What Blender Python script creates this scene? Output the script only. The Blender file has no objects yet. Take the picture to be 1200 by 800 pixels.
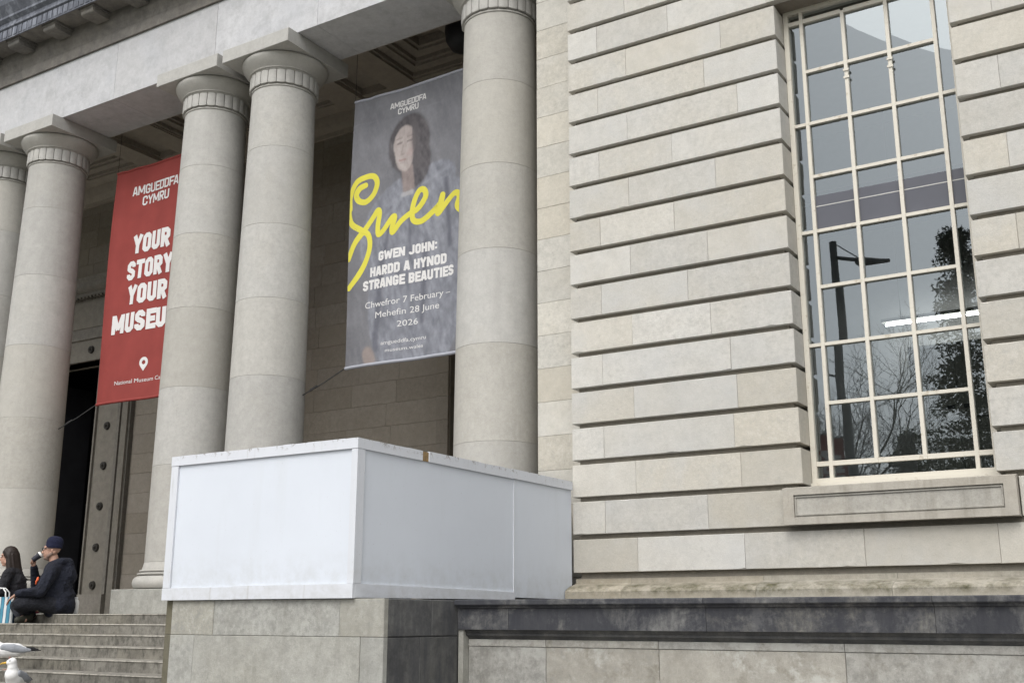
import bpy, bmesh, math, random
from math import radians as R, sin, cos, pi
from mathutils import Vector, Matrix, noise as mnoise

# ------------------------------------------------------------------ camera, light, exposure
SC = bpy.context.scene
COL = SC.collection
YAW, PITCH, ROLL = R(32.023), R(14.107), R(-0.123)
def make_camera():
    cd = bpy.data.cameras.new('camera'); o = bpy.data.objects.new('camera', cd); COL.objects.link(o)
    f = Vector((-sin(YAW)*cos(PITCH), cos(YAW)*cos(PITCH), sin(PITCH)))
    r = Vector((cos(YAW), sin(YAW), 0)); d = f.cross(r)
    r2 = cos(ROLL)*r + sin(ROLL)*d; d2 = -sin(ROLL)*r + cos(ROLL)*d
    m = Matrix(((r2.x, -d2.x, -f.x, 0), (r2.y, -d2.y, -f.y, 0), (r2.z, -d2.z, -f.z, 0), (0, 0, 0, 1)))
    o.matrix_world = m                       # the eye is the origin, the ground lies 1.54 m below
    cd.sensor_width = 36; cd.lens = 1295.33/1200*36
    cd.clip_start = 0.05; cd.clip_end = 2000
    SC.camera = o
make_camera()
SUN_EL, SUN_AZ = R(50), R(170)               # azimuth: direction the sun stands in, clockwise from +Y
w = bpy.data.worlds.new('World'); SC.world = w; w.use_nodes = True
nt = w.node_tree; nt.nodes.clear()
sky = nt.nodes.new('ShaderNodeTexSky'); sky.sky_type = 'NISHITA'; sky.sun_disc = False
sky.sun_elevation = SUN_EL; sky.sun_rotation = SUN_AZ; sky.dust_density = 4.0; sky.air_density = 1.0; sky.ozone_density = 2.0
hs = nt.nodes.new('ShaderNodeHueSaturation'); hs.inputs['Saturation'].default_value = 0.22
bg = nt.nodes.new('ShaderNodeBackground'); bg.inputs['Strength'].default_value = 0.15
wo = nt.nodes.new('ShaderNodeOutputWorld')
nt.links.new(sky.outputs[0], hs.inputs['Color']); nt.links.new(hs.outputs[0], bg.inputs[0]); nt.links.new(bg.outputs[0], wo.inputs[0])
sl = bpy.data.lights.new('sun', 'SUN'); sl.energy = 0.85; sl.angle = R(55); sl.color = (1.0, 0.97, 0.93)
so = bpy.data.objects.new('sun', sl); COL.objects.link(so)
sd = Vector((sin(SUN_AZ)*cos(SUN_EL), cos(SUN_AZ)*cos(SUN_EL), sin(SUN_EL)))
so.rotation_euler = sd.to_track_quat('Z', 'Y').to_euler(); so.location = sd*60
SC.view_settings.view_transform = 'Standard'; SC.view_settings.look = 'None'
SC.view_settings.gamma = 1.0; SC.view_settings.exposure = 0.58
SC.view_settings.use_curve_mapping = False
SC.cycles.use_denoising = True
SC.cycles.max_bounces = 10

GZ = -1.54
rnd = random.Random(7)

# ------------------------------------------------------------------ mesh helpers
class MB:
    def __init__(s): s.v = []; s.f = []; s.t = []; s.m = []; s.mi = 0
    def face(s, idx, tone=1.0): s.f.append(tuple(idx)); s.t.append(tone); s.m.append(s.mi)
    def poly(s, pts, tone=1.0):
        n = len(s.v); s.v += [tuple(p) for p in pts]; s.face(range(n, n+len(pts)), tone)
    def box(s, x0, x1, y0, y1, z0, z1, tone=1.0):
        n = len(s.v)
        s.v += [(x0,y0,z0),(x1,y0,z0),(x1,y1,z0),(x0,y1,z0),(x0,y0,z1),(x1,y0,z1),(x1,y1,z1),(x0,y1,z1)]
        for q in ((0,1,5,4),(1,2,6,5),(2,3,7,6),(3,0,4,7),(4,5,6,7),(3,2,1,0)): s.face([n+i for i in q], tone)
    def block(s, x0, x1, z0, z1, yf, yb, ch=0.006, tone=1.0):       # ashlar facing -Y with a small arris
        n = len(s.v); c = ch
        s.v += [(x0+c,yf,z0+c),(x1-c,yf,z0+c),(x1-c,yf,z1-c),(x0+c,yf,z1-c),
                (x0,yf+c,z0),(x1,yf+c,z0),(x1,yf+c,z1),(x0,yf+c,z1),
                (x0,yb,z0),(x1,yb,z0),(x1,yb,z1),(x0,yb,z1)]
        s.face([n,n+1,n+2,n+3], tone)
        for a in range(4):
            b = (a+1) % 4
            s.face([n+4+a,n+4+b,n+b,n+a], tone); s.face([n+8+a,n+8+b,n+4+b,n+4+a], tone)
        s.face([n+11,n+10,n+9,n+8], tone)
    def worn(s, x0, x1, z0, z1, yf, yb, ch, tone, rr):               # ashlar with slightly chipped top and bottom arrises
        k = max(3, int((x1-x0)/.07)); c = ch
        def dz():
            q = rr.uniform(-.0012,.0012)
            return q - (rr.uniform(.004,.013) if rr.random() < .05 else 0)
        xs_ = [x0+c]+[x0+(x1-x0)*(j+rr.uniform(-.3,.3))/k for j in range(1,k)]+[x1-c]
        lo = [z0+c-dz() for _ in xs_]; hi = [z1-c+dz() for _ in xs_]; n = len(s.v); m = k+1
        s.v += [(x,yf,z) for x,z in zip(xs_,lo)]+[(x,yf,z) for x,z in zip(xs_,hi)]
        xb = [x0]+xs_[1:-1]+[x1]
        s.v += [(x,yf+c+.001+max(0,l-z0-c)*.8,z0) for x,l in zip(xb,lo)]+[(x,yf+c+.001+max(0,z1-c-h)*.8,z1) for x,h in zip(xb,hi)]
        s.v += [(x0,yb,z0),(x1,yb,z0),(x1,yb,z1),(x0,yb,z1)]
        for j in range(k):
            s.face([n+j,n+j+1,n+m+j+1,n+m+j], tone); s.face([n+2*m+j,n+2*m+j+1,n+j+1,n+j], tone); s.face([n+m+j,n+m+j+1,n+3*m+j+1,n+3*m+j], tone)
        q = n+4*m
        s.face([q]+[q+1]+[n+2*m+j for j in range(k,-1,-1)], tone); s.face([q+2,q+3]+[n+3*m+j for j in range(k+1)], tone)
        s.face([n,n+m,n+3*m,n+2*m], tone); s.face([n+k,n+2*m+k,n+3*m+k,n+m+k], tone)
        s.face([n+2*m,n+3*m,q+3,q], tone); s.face([n+2*m+k,q+1,q+2,n+3*m+k], tone); s.face([q+3,q+2,q+1,q], tone)
    def block_x(s, y0, y1, z0, z1, xf, xb, ch=0.006, tone=1.0):     # ashlar facing +X
        n = len(s.v); c = ch
        s.v += [(xf,y0+c,z0+c),(xf,y1-c,z0+c),(xf,y1-c,z1-c),(xf,y0+c,z1-c),
                (xf-c,y0,z0),(xf-c,y1,z0),(xf-c,y1,z1),(xf-c,y0,z1),
                (xb,y0,z0),(xb,y1,z0),(xb,y1,z1),(xb,y0,z1)]
        s.face([n,n+1,n+2,n+3], tone)
        for a in range(4):
            b = (a+1) % 4
            s.face([n+4+a,n+4+b,n+b,n+a], tone); s.face([n+8+a,n+8+b,n+4+b,n+4+a], tone)
        s.face([n+11,n+10,n+9,n+8], tone)
    def prism_x(s, prof, x0, x1, tone=1.0):                          # (y,z) outline swept along X
        n = len(s.v); k = len(prof)
        s.v += [(x0,y,z) for y,z in prof] + [(x1,y,z) for y,z in prof]
        for i in range(k):
            j = (i+1) % k; s.face([n+i,n+j,n+k+j,n+k+i], tone)
        s.face([n+i for i in range(k)][::-1], tone); s.face([n+k+i for i in range(k)], tone)
    def prism_z(s, prof, z0, z1, tone=1.0):
        n = len(s.v); k = len(prof)
        s.v += [(x,y,z0) for x,y in prof] + [(x,y,z1) for x,y in prof]
        for i in range(k):
            j = (i+1) % k; s.face([n+i,n+j,n+k+j,n+k+i], tone)
        s.face([n+i for i in range(k)][::-1], tone); s.face([n+k+i for i in range(k)], tone)
    def revolve(s, prof, cx, cy, n=48, tones=None, caps=True):       # [(r,z)] bottom to top
        b = len(s.v); k = len(prof)
        for r,z in prof:
            for i in range(n):
                a = 2*pi*i/n; s.v.append((cx+r*cos(a), cy+r*sin(a), z))
        for j in range(k-1):
            for i in range(n):
                i2 = (i+1) % n
                s.face([b+j*n+i,b+j*n+i2,b+(j+1)*n+i2,b+(j+1)*n+i], tones[j] if tones else 1.0)
        if caps:
            s.face([b+i for i in range(n)][::-1], tones[0] if tones else 1); s.face([b+(k-1)*n+i for i in range(n)], tones[-1] if tones else 1)
    def tube(s, pts, rads, n=8, tone=1.0, caps=True):
        pts = [Vector(p) for p in pts]
        if not hasattr(rads, '__len__'): rads = [rads]*len(pts)
        b = len(s.v); up = None
        for i,p in enumerate(pts):
            d = (pts[min(i+1,len(pts)-1)] - pts[max(i-1,0)]).normalized()
            if up is None: up = d.orthogonal().normalized()
            up = (up - d*up.dot(d)).normalized() if (up - d*up.dot(d)).length > 1e-6 else d.orthogonal().normalized()
            q = d.cross(up)
            for j in range(n):
                a = 2*pi*j/n; s.v.append(tuple(p + (up*cos(a)+q*sin(a))*rads[i]))
        for i in range(len(pts)-1):
            for j in range(n):
                j2 = (j+1) % n; s.face([b+i*n+j,b+i*n+j2,b+(i+1)*n+j2,b+(i+1)*n+j], tone)
        if caps:
            s.face([b+j for j in range(n)][::-1], tone); s.face([b+(len(pts)-1)*n+j for j in range(n)], tone)
    def ball(s, c, r, sx=1, sy=1, sz=1, n=14, tone=1.0, rot=None):
        b = len(s.v); c = Vector(c); rings = n//2
        def P(x,y,z):
            p = Vector((x*r*sx, y*r*sy, z*r*sz))
            if rot is not None: p = rot @ p
            s.v.append(tuple(c+p))
        P(0,0,-1)
        for i in range(1,rings):
            a = -pi/2 + pi*i/rings
            for j in range(n): P(cos(a)*cos(2*pi*j/n), cos(a)*sin(2*pi*j/n), sin(a))
        P(0,0,1); top = len(s.v)-1
        for j in range(n): s.face([b, b+1+(j+1)%n, b+1+j], tone)
        for i in range(rings-2):
            for j in range(n):
                j2=(j+1)%n; s.face([b+1+i*n+j, b+1+i*n+j2, b+1+(i+1)*n+j2, b+1+(i+1)*n+j], tone)
        l = b+1+(rings-2)*n
        for j in range(n): s.face([l+j, l+(j+1)%n, top], tone)
    def limb(s, a, b, ra, rb, n=14, steps=5):                       # tapered capsule
        a, b = Vector(a), Vector(b); d = (b-a); L = d.length
        if L < 1e-5: s.ball(a, ra); return
        d.normalize(); pts=[]; rs=[]
        for i in range(steps+1):
            t = pi/2*(1 - i/steps); pts.append(a - d*ra*sin(t)); rs.append(max(ra*cos(t), 0.0006))
        for i in range(steps+1):
            t = pi/2*(i/steps); pts.append(b + d*rb*sin(t)); rs.append(max(rb*cos(t), 0.0006))
        s.tube(pts, rs, n)
    def build(s, name, mats, parent=None, smooth=None, loc=None, mw=None):
        me = bpy.data.meshes.new(name)
        vs = s.v
        if mw is not None: vs = [tuple(mw @ Vector(p)) for p in vs]
        off = Vector((0,0,0))
        if parent is not None: off = Vector(parent['_org'])
        elif loc is not None: off = Vector(loc)
        vs = [(p[0]-off.x, p[1]-off.y, p[2]-off.z) for p in vs]
        me.from_pydata(vs, [], s.f)
        if not isinstance(mats, (list,tuple)): mats = [mats]
        for m in mats: me.materials.append(m)
        if len(mats) > 1: me.polygons.foreach_set('material_index', s.m)
        at = me.attributes.new('tone', 'FLOAT', 'FACE'); at.data.foreach_set('value', s.t)
        if smooth is not None:
            me.polygons.foreach_set('use_smooth', [True]*len(s.f))
            me.set_sharp_from_angle(angle=R(smooth))
        me.update()
        o = bpy.data.objects.new(name, me); COL.objects.link(o)
        if parent is not None: o.parent = parent
        elif loc is not None: o.location = loc
        o['_org'] = tuple(off)
        return o

def empty(name, label, cat, loc, group=None, kind=None, rz=0):
    o = bpy.data.objects.new(name, None); COL.objects.link(o); o.location = loc; o.rotation_euler = (0,0,rz)
    o.empty_display_size = 0.2
    o['_org'] = tuple(loc) if rz == 0 else (0,0,0)
    tag(o, label, cat, group, kind); return o
def tag(o, label=None, cat=None, group=None, kind=None):
    if label: o['label'] = label
    if cat: o['category'] = cat
    if group: o['group'] = group
    if kind: o['kind'] = kind
    return o
def bake_fuse(o, voxel, smooth=3, fac=0.5):
    """join the overlapping pieces of o into one continuous skin"""
    m = o.modifiers.new('r', 'REMESH'); m.mode = 'VOXEL'; m.voxel_size = voxel; m.use_smooth_shade = True
    if smooth:
        k = o.modifiers.new('s', 'SMOOTH'); k.factor = fac; k.iterations = smooth
    dg = bpy.context.evaluated_depsgraph_get()
    me = bpy.data.meshes.new_from_object(o.evaluated_get(dg))
    mats = list(o.data.materials)
    o.modifiers.clear(); o.data = me
    if not me.materials:
        for x in mats: me.materials.append(x)
    return o

# ------------------------------------------------------------------ materials
class NT:
    def __init__(s, name):
        s.mat = bpy.data.materials.new(name); s.mat.use_nodes = True
        s.t = s.mat.node_tree; s.t.nodes.clear()
        s.out = s.n('ShaderNodeOutputMaterial'); s.b = s.n('ShaderNodeBsdfPrincipled')
        s.l(s.b.outputs[0], s.out.inputs[0])
    def n(s, k, **kw):
        x = s.t.nodes.new(k)
        for a,b in kw.items(): setattr(x, a, b)
        return x
    def l(s, a, b): s.t.links.new(a, b)
    def coord(s, scale=(1,1,1), rnd_off=False):
        tc = s.n('ShaderNodeTexCoord'); mp = s.n('ShaderNodeMapping'); mp.inputs['Scale'].default_value = scale
        src = tc.outputs['Object']
        if rnd_off:
            oi = s.n('ShaderNodeObjectInfo'); mul = s.n('ShaderNodeMath', operation='MULTIPLY'); mul.inputs[1].default_value = 37.0
            s.l(oi.outputs['Random'], mul.inputs[0]); ad = s.n('ShaderNodeVectorMath', operation='ADD')
            s.l(src, ad.inputs[0]); s.l(mul.outputs[0], ad.inputs[1]); src = ad.outputs[0]
        s.l(src, mp.inputs[0]); return mp.outputs[0]
    def noise(s, vec, scale, detail=5, rough=0.55, dist=0.0):
        x = s.n('ShaderNodeTexNoise'); x.inputs['Scale'].default_value = scale; x.inputs['Detail'].default_value = detail
        x.inputs['Roughness'].default_value = rough; x.inputs['Distortion'].default_value = dist
        s.l(vec, x.inputs['Vector']); return x.outputs[0]
    def ramp(s, fac, a, b, lo=0.0, hi=1.0):
        x = s.n('ShaderNodeMapRange'); x.inputs[1].default_value = a; x.inputs[2].default_value = b
        x.inputs[3].default_value = lo; x.inputs[4].default_value = hi; x.clamp = True
        s.l(fac, x.inputs[0]); return x.outputs[0]
    def mix(s, fac, a, b, mode='MIX'):
        x = s.n('ShaderNodeMix', data_type='RGBA', blend_type=mode)
        for sock, val in ((0,fac),(6,a),(7,b)):
            if hasattr(val, 'is_linked'): s.l(val, x.inputs[sock])
            elif sock == 0: x.inputs[0].default_value = val
            else: x.inputs[sock].default_value = (*val, 1) if len(val) == 3 else val
        return x.outputs[2]
    def math(s, op, a, b=None):
        x = s.n('ShaderNodeMath', operation=op)
        for i,v in enumerate((a,b)):
            if v is None: continue
            if hasattr(v, 'is_linked'): s.l(v, x.inputs[i])
            else: x.inputs[i].default_value = v
        return x.outputs[0]
    def sep(s, vec):
        x = s.n('ShaderNodeSeparateXYZ'); s.l(vec, x.inputs[0]); return x.outputs
    def bump(s, h, strength=0.3, dist=0.01):
        x = s.n('ShaderNodeBump'); x.inputs['Strength'].default_value = strength; x.inputs['Distance'].default_value = dist
        s.l(h, x.inputs['Height']); s.l(x.outputs[0], s.b.inputs['Normal'])
    def finish(s, col, rough=0.85, spec=0.25):
        if hasattr(col, 'is_linked'): s.l(col, s.b.inputs['Base Color'])
        else: s.b.inputs['Base Color'].default_value = (*col, 1)
        if hasattr(rough, 'is_linked'): s.l(rough, s.b.inputs['Roughness'])
        else: s.b.inputs['Roughness'].default_value = rough
        s.b.inputs['Specular IOR Level'].default_value = spec
        return s.mat

def stone(name, base, warm=(0.40,0.35,0.25), cool=None, cloud=0.16, warm_amt=0.5, fleck=0.25, streak=0.0, streak_col=(0.06,0.06,0.06),
          streak_lo=0.5, streak_hi=0.68, streak_map=(7,7,.55), grime=0.0, grime_col=(0.035,0.036,0.04), grime_lo=0.45, grime_hi=0.6, moss=0.0, mossz=None, mottle=.5, patch=0.0, patch_col=(.42,.42,.39), zband=None, bump=0.25, rnd_off=False, tone=True, scale=1.0):
    N = NT(name); P = N.coord((1,1,1), rnd_off); n = N.noise
    if tone:
        at0 = N.n('ShaderNodeAttribute', attribute_name='tone').outputs['Fac']
        ad = N.n('ShaderNodeVectorMath', operation='ADD'); N.l(P, ad.inputs[0]); N.l(N.math('MULTIPLY', at0, 91.0), ad.inputs[1]); P = ad.outputs[0]
        mottle_f = N.math('MULTIPLY', N.ramp(N.math('FRACT', N.math('MULTIPLY', at0, 173.3)), 0, 1, .25, 1.7), mottle)
    else: mottle_f = mottle
    big = n(P, 0.9*scale, 8, 0.66, 0.2); mid = n(P, 6.5*scale, 10, 0.76, 0.0); fine = n(P, 30*scale, 6, 0.68); grain = n(P, 140, 2, 0.5)
    base_d = tuple(c*(1-cloud) for c in base); base_l = tuple(min(c*(1+cloud*0.7), .9) for c in base)
    c = N.mix(N.ramp(mid, .35, .65), base_d, base_l)
    if tone:
        at = N.n('ShaderNodeAttribute', attribute_name='tone').outputs['Fac']
        h = N.math('FRACT', N.math('MULTIPLY', at, 53.7))
        c = N.mix(N.math('MULTIPLY', N.ramp(h, .45, 1.0), warm_amt), c, N.mix(N.ramp(mid,.3,.7), tuple(x*.9 for x in warm), warm))
    c = N.mix(N.math('MULTIPLY', N.ramp(big, .5, .72), warm_amt*0.55), c, warm)
    mott = n(P, 19*scale, 8, 0.74, 0.0)
    c = N.mix(N.math('MULTIPLY', N.ramp(mott, .50, .68), mottle_f), c, tuple(x*.74 for x in base))
    c = N.mix(N.math('MULTIPLY', N.ramp(mott, .48, .34), N.math('MULTIPLY', mottle_f, .8)), c, tuple(min(x*1.14,.9) for x in base))
    if cool: c = N.mix(N.math('MULTIPLY', N.ramp(big, .5, .3), .6), c, cool)
    if fleck:
        c = N.mix(N.math('MULTIPLY', N.ramp(fine, .60, .72), fleck), c, tuple(x*.45 for x in base))
        c = N.mix(N.math('MULTIPLY', N.ramp(fine, .40, .28), fleck*.6), c, base_l)
    gr = N.ramp(grain, .3, .7, .93, 1.07)
    cc = N.n('ShaderNodeCombineColor'); [N.l(gr, cc.inputs[i]) for i in range(3)]
    c = N.mix(1.0, c, cc.outputs[0], 'MULTIPLY')
    if streak:
        Q = N.coord(streak_map, rnd_off); st = n(Q, 1.0, 9, 0.72, 0.1)
        f = N.math('MULTIPLY', N.ramp(st, streak_lo, streak_hi), streak)
        c = N.mix(f, c, streak_col)
    if grime:
        f = N.math('MULTIPLY', N.ramp(n(P, 3.4, 10, 0.74, 0.2), grime_lo, grime_hi), grime)
        c = N.mix(f, c, grime_col)
    if patch:
        f = N.math('MULTIPLY', N.ramp(n(P, 2.0, 10, .74, .3), .53, .60), patch)
        c = N.mix(f, c, patch_col)
    if moss:
        g2 = n(P, 3.3, 9, .74, .05)
        f = N.math('MULTIPLY', N.ramp(g2, .42, .62), moss)
        if mossz:
            zz = N.sep(N.n('ShaderNodeNewGeometry').outputs['Position'])[2]; f = N.math('MULTIPLY', f, N.math('MULTIPLY', N.ramp(zz, mossz[0], mossz[1]), N.ramp(zz, mossz[3], mossz[2])))
        c = N.mix(f, c, N.mix(N.ramp(fine,.35,.65), (.06,.058,.036), (.13,.12,.075)))
    if zband:                                                       # a tide of dirt with its own height
        z0, z1, amt, colr = zband
        zz = N.sep(N.n('ShaderNodeNewGeometry').outputs['Position'])[2]
        wob = N.math('ADD', zz, N.math('MULTIPLY', N.math('SUBTRACT', n(P, 3.0, 6, .7), .5), .25))
        c = N.mix(N.math('MULTIPLY', N.ramp(wob, z0, z1), amt), c, colr)
    if tone:
        cc = N.n('ShaderNodeCombineColor'); [N.l(at, cc.inputs[i]) for i in range(3)]
        c = N.mix(1.0, c, cc.outputs[0], 'MULTIPLY')
    N.bump(N.math('ADD', N.math('MULTIPLY', fine, .6), N.math('ADD', N.math('MULTIPLY', grain, .25), N.math('MULTIPLY', mid, .8))), bump, .012)
    return N.finish(c, .88, .2)

def plain(name, col, rough=.7, var=.15, scale=8, spec=.3, metal=0, bump=0, bs=4, bd=.01, stretch=(1,1,1)):
    N = NT(name); P = N.coord(stretch)
    k = N.noise(P, scale, 5, .6)
    c = N.mix(N.ramp(k, .3, .7), tuple(x*(1-var) for x in col), tuple(min(1, x*(1+var)) for x in col))
    if bump: N.bump(N.noise(P, scale*bs, 4, .6), bump, bd)
    m = N.finish(c, rough, spec); N.b.inputs['Metallic'].default_value = metal
    return m

M = {}
M['wing'] = stone('pale_rusticated_stone', (.475,.463,.428), warm=(.45,.41,.325), cool=(.46,.462,.45), warm_amt=.5, mottle=.42, fleck=.28, cloud=.09, bump=.3, streak=.10, streak_col=(.22,.2,.16), streak_lo=.55, streak_hi=.75)
M['anta'] = stone('pier_stone', (.475,.46,.415), warm=(.455,.41,.32), warm_amt=.6, fleck=.3, cloud=.12, bump=.25)
M['column'] = stone('column_stone', (.41,.402,.378), warm=(.39,.365,.305), warm_amt=.45, mottle=.28, fleck=.24, cloud=.10, bump=.28, streak=.16, streak_col=(.2,.19,.17), streak_lo=.52, streak_hi=.74, rnd_off=True)
M['arch'] = stone('architrave_stone', (.49,.492,.50), warm=(.42,.41,.40), cool=(.44,.45,.47), warm_amt=.35, fleck=.12, mottle=.3, cloud=.12, bump=.15, grime=.42, grime_col=(.26,.26,.26), grime_lo=.5, grime_hi=.68)
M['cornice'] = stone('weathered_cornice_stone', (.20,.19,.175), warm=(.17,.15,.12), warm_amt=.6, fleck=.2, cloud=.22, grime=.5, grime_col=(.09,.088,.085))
M['gutter'] = stone('slate_blue_cornice', (.13,.14,.165), warm=(.12,.12,.13), warm_amt=.3, fleck=.2, cloud=.3, streak=.6, streak_col=(.3,.32,.36), streak_lo=.5, streak_hi=.62)
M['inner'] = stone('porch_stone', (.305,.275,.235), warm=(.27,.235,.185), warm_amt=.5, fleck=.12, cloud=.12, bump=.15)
M['ceil'] = stone('porch_ceiling_stone', (.40,.365,.315), warm=(.36,.31,.25), warm_amt=.5, fleck=.1, cloud=.14, bump=.1)
M['core'] = stone('recess_shade_stone', (.19,.178,.155), warm_amt=.3, fleck=.2, cloud=.2)  # core darker than the blocks: dirt and groove shade put into the colour
M['plinth'] = stone('mossy_plinth', (.35,.33,.28), warm=(.33,.285,.21), warm_amt=.6, fleck=.4, moss=1.0, mossz=(.20,.26,.325,.36), streak=.25, streak_col=(.12,.11,.08), cloud=.15)
M['ped'] = stone('pedestal_stone', (.335,.335,.31), warm=(.295,.275,.215), warm_amt=.5, fleck=.5, cloud=.2, streak=.35, streak_col=(.15,.145,.125), streak_lo=.5, streak_hi=.75, bump=.45, moss=.10, mottle=.8, patch=.25)
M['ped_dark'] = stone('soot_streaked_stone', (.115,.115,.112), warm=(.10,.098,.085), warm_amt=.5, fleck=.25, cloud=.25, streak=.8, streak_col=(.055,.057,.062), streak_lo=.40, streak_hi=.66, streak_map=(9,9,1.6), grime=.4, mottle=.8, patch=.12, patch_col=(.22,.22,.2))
M['coping'] = stone('blackened_coping', (.16,.16,.155), warm=(.17,.16,.13), warm_amt=.6, fleck=.4, cloud=.3, streak=.6, streak_col=(.05,.05,.056), streak_lo=.44, streak_hi=.60, grime=.85, grime_col=(.034,.036,.044), grime_lo=.36, grime_hi=.52, streak_map=(20,20,5), mottle=.9, patch=.3, patch_col=(.17,.17,.168))
M['panel'] = stone('blotched_wall_stone', (.33,.325,.30), warm=(.27,.245,.195), warm_amt=.5, fleck=.4, cloud=.28, grime=.55, grime_col=(.15,.135,.105), grime_lo=.54, grime_hi=.64, streak=.2, streak_col=(.13,.12,.1), bump=.35, mottle=.8, patch=.65)
M['step'] = stone('granite_step', (.20,.19,.166), warm=(.22,.2,.15), warm_amt=.4, fleck=.9, cloud=.25, streak=.8, streak_col=(.05,.048,.042), streak_lo=.48, streak_hi=.66, streak_map=(15,15,8), grime=.5, grime_col=(.075,.07,.06), bump=.5, scale=1.5, mottle=.9)
M['floor'] = stone('porch_floor', (.40,.385,.35), warm_amt=.4, fleck=.5)
M['pave'] = stone('paving', (.29,.28,.265), warm_amt=.3, fleck=.4, tone=False)
M['dark'] = plain('dark_void', (.012,.012,.014), .9)
M['door'] = plain('dark_bronze_door', (.03,.03,.034), .5, .2, 3)
M['bronze'] = plain('dark_bronze_roundel', (.035,.032,.028), .6)
M['room'] = plain('gallery_plaster', (.45,.45,.43), .8, .05)
M['roomdark'] = plain('gallery_beam', (.05,.05,.06), .8, .05)
M['cab'] = plain('olive_cabinet', (.30,.30,.26), .6, .06)
M['black'] = plain('black_metal', (.02,.02,.022), .5)
M['lampgrey'] = plain('lamp_post_grey', (.11,.115,.12), .5)
M['bark'] = plain('bark', (.05,.043,.036), .9, .25, 20)
M['needle'] = plain('conifer_needles', (.022,.035,.022), .8, .4, 6)
M['shrub'] = plain('evergreen_leaves', (.03,.042,.022), .8, .4, 6)
M['grass'] = plain('lawn_green', (.05,.08,.025), .9, .3, 3)
M['asphalt'] = plain('asphalt', (.06,.06,.06), .9, .2, 30)
M['wood'] = plain('bare_plywood_edge', (.25,.17,.08), .8, .35, 25)
M['rope'] = plain('dark_rope', (.03,.03,.03), .8)
M['cream'] = None
def cream_paint():
    N = NT('cream_window_paint'); P = N.coord()
    k = N.noise(P, 14, 6, .65)
    c = N.mix(N.ramp(k, .58, .72), (.58,.55,.475), (.38,.33,.25))
    N.bump(N.noise(P, 60, 3), .15, .004)
    return N.finish(c, .5, .35)
M['cream'] = cream_paint()
def white_paint(name, base, trim):
    N = NT(name); P = N.coord(); Q = N.coord((3,3,.35))
    k = N.noise(P, 1.3, 5, .6); st = N.noise(Q, 1.6, 6, .62)
    c = N.mix(N.ramp(k, .3, .7), tuple(x*.95 for x in base), base)
    c = N.mix(N.math('MULTIPLY', N.ramp(st, .55, .75), .22), c, (.48,.50,.50))
    sp = N.noise(P, 55, 3, .5)
    c = N.mix(N.math('MULTIPLY', N.ramp(sp, .70, .74), .6 if trim else .25), c, (.3,.28,.24))
    if trim:                                                        # flaked paint, thickest along the upper edges
        f1 = N.ramp(N.noise(P, 16, 6, .72, .6), .56, .60)
        z = N.sep(N.n('ShaderNodeNewGeometry').outputs['Position'])[2]
        near = N.ramp(z, 1.315, 1.375)
        c = N.mix(N.math('MULTIPLY', N.math('MULTIPLY', f1, near), .9), c, (.16,.14,.11))
        dr = N.ramp(N.noise(N.coord((14,14,.8)), 2.0, 4, .6), .62, .7)
        c = N.mix(N.math('MULTIPLY', dr, .35), c, (.35,.34,.31))
    zz = N.sep(N.n('ShaderNodeNewGeometry').outputs['Position'])[2]
    lowg = N.math('MULTIPLY', N.ramp(zz, .55, .17), N.ramp(N.noise(P, 7, 8, .75), .42, .68))
    c = N.mix(N.math('MULTIPLY', lowg, .45), c, (.36,.36,.33))
    sc_ = N.ramp(N.noise(N.coord((9,9,1.2)), 3.0, 8, .75), .66, .74)
    c = N.mix(N.math('MULTIPLY', sc_, .35), c, (.42,.43,.43))
    N.bump(N.noise(P, 3.0, 3, .5), .12, .02)
    return N.finish(c, .5, .3)
M['white'] = white_paint('white_painted_ply', (.60,.635,.685), False)
M['whitetrim'] = white_paint('white_painted_batten', (.59,.61,.645), True)
def glass():
    N = NT('window_glass')
    tr = N.n('ShaderNodeBsdfTransparent'); tr.inputs[0].default_value = (.72,.76,.76,1)
    gl = N.n('ShaderNodeBsdfGlossy'); gl.inputs['Roughness'].default_value = .0; gl.inputs[0].default_value = (.88,.965,1,1)
    P = N.coord(); wv = N.noise(P, 1.1, 2, .4)
    bp = N.n('ShaderNodeBump'); bp.inputs['Strength'].default_value = .05; bp.inputs['Distance'].default_value = .02
    N.l(wv, bp.inputs['Height']); N.l(bp.outputs[0], gl.inputs['Normal'])
    fr = N.n('ShaderNodeFresnel'); fr.inputs[0].default_value = 1.38
    mx = N.n('ShaderNodeMixShader'); N.l(N.ramp(fr.outputs[0], 0, 1, .15, 1.0), mx.inputs[0]); N.l(tr.outputs[0], mx.inputs[1]); N.l(gl.outputs[0], mx.inputs[2])
    N.l(mx.outputs[0], N.out.inputs[0]); return N.mat
M['glass'] = glass()
def cloth(name, col, var=.08, weave=True, rough=.8):
    N = NT(name); P = N.coord()
    k = N.noise(P, 2.2, 4, .5); f = N.noise(P, 60, 3, .5)
    c = N.mix(N.ramp(k, .3, .7), tuple(x*(1-var) for x in col), tuple(x*(1+var) for x in col))
    N.bump(f, .12, .004); return N.finish(c, rough, .2)
M['red'] = cloth('red_banner_cloth', (.235,.047,.041), .10)
M['ink'] = cloth('white_ink', (.62,.61,.60), .04)
M['yellow'] = cloth('yellow_ink', (.60,.55,.075), .05)
M['hem'] = cloth('pale_hem', (.33,.34,.38), .06)
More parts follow.
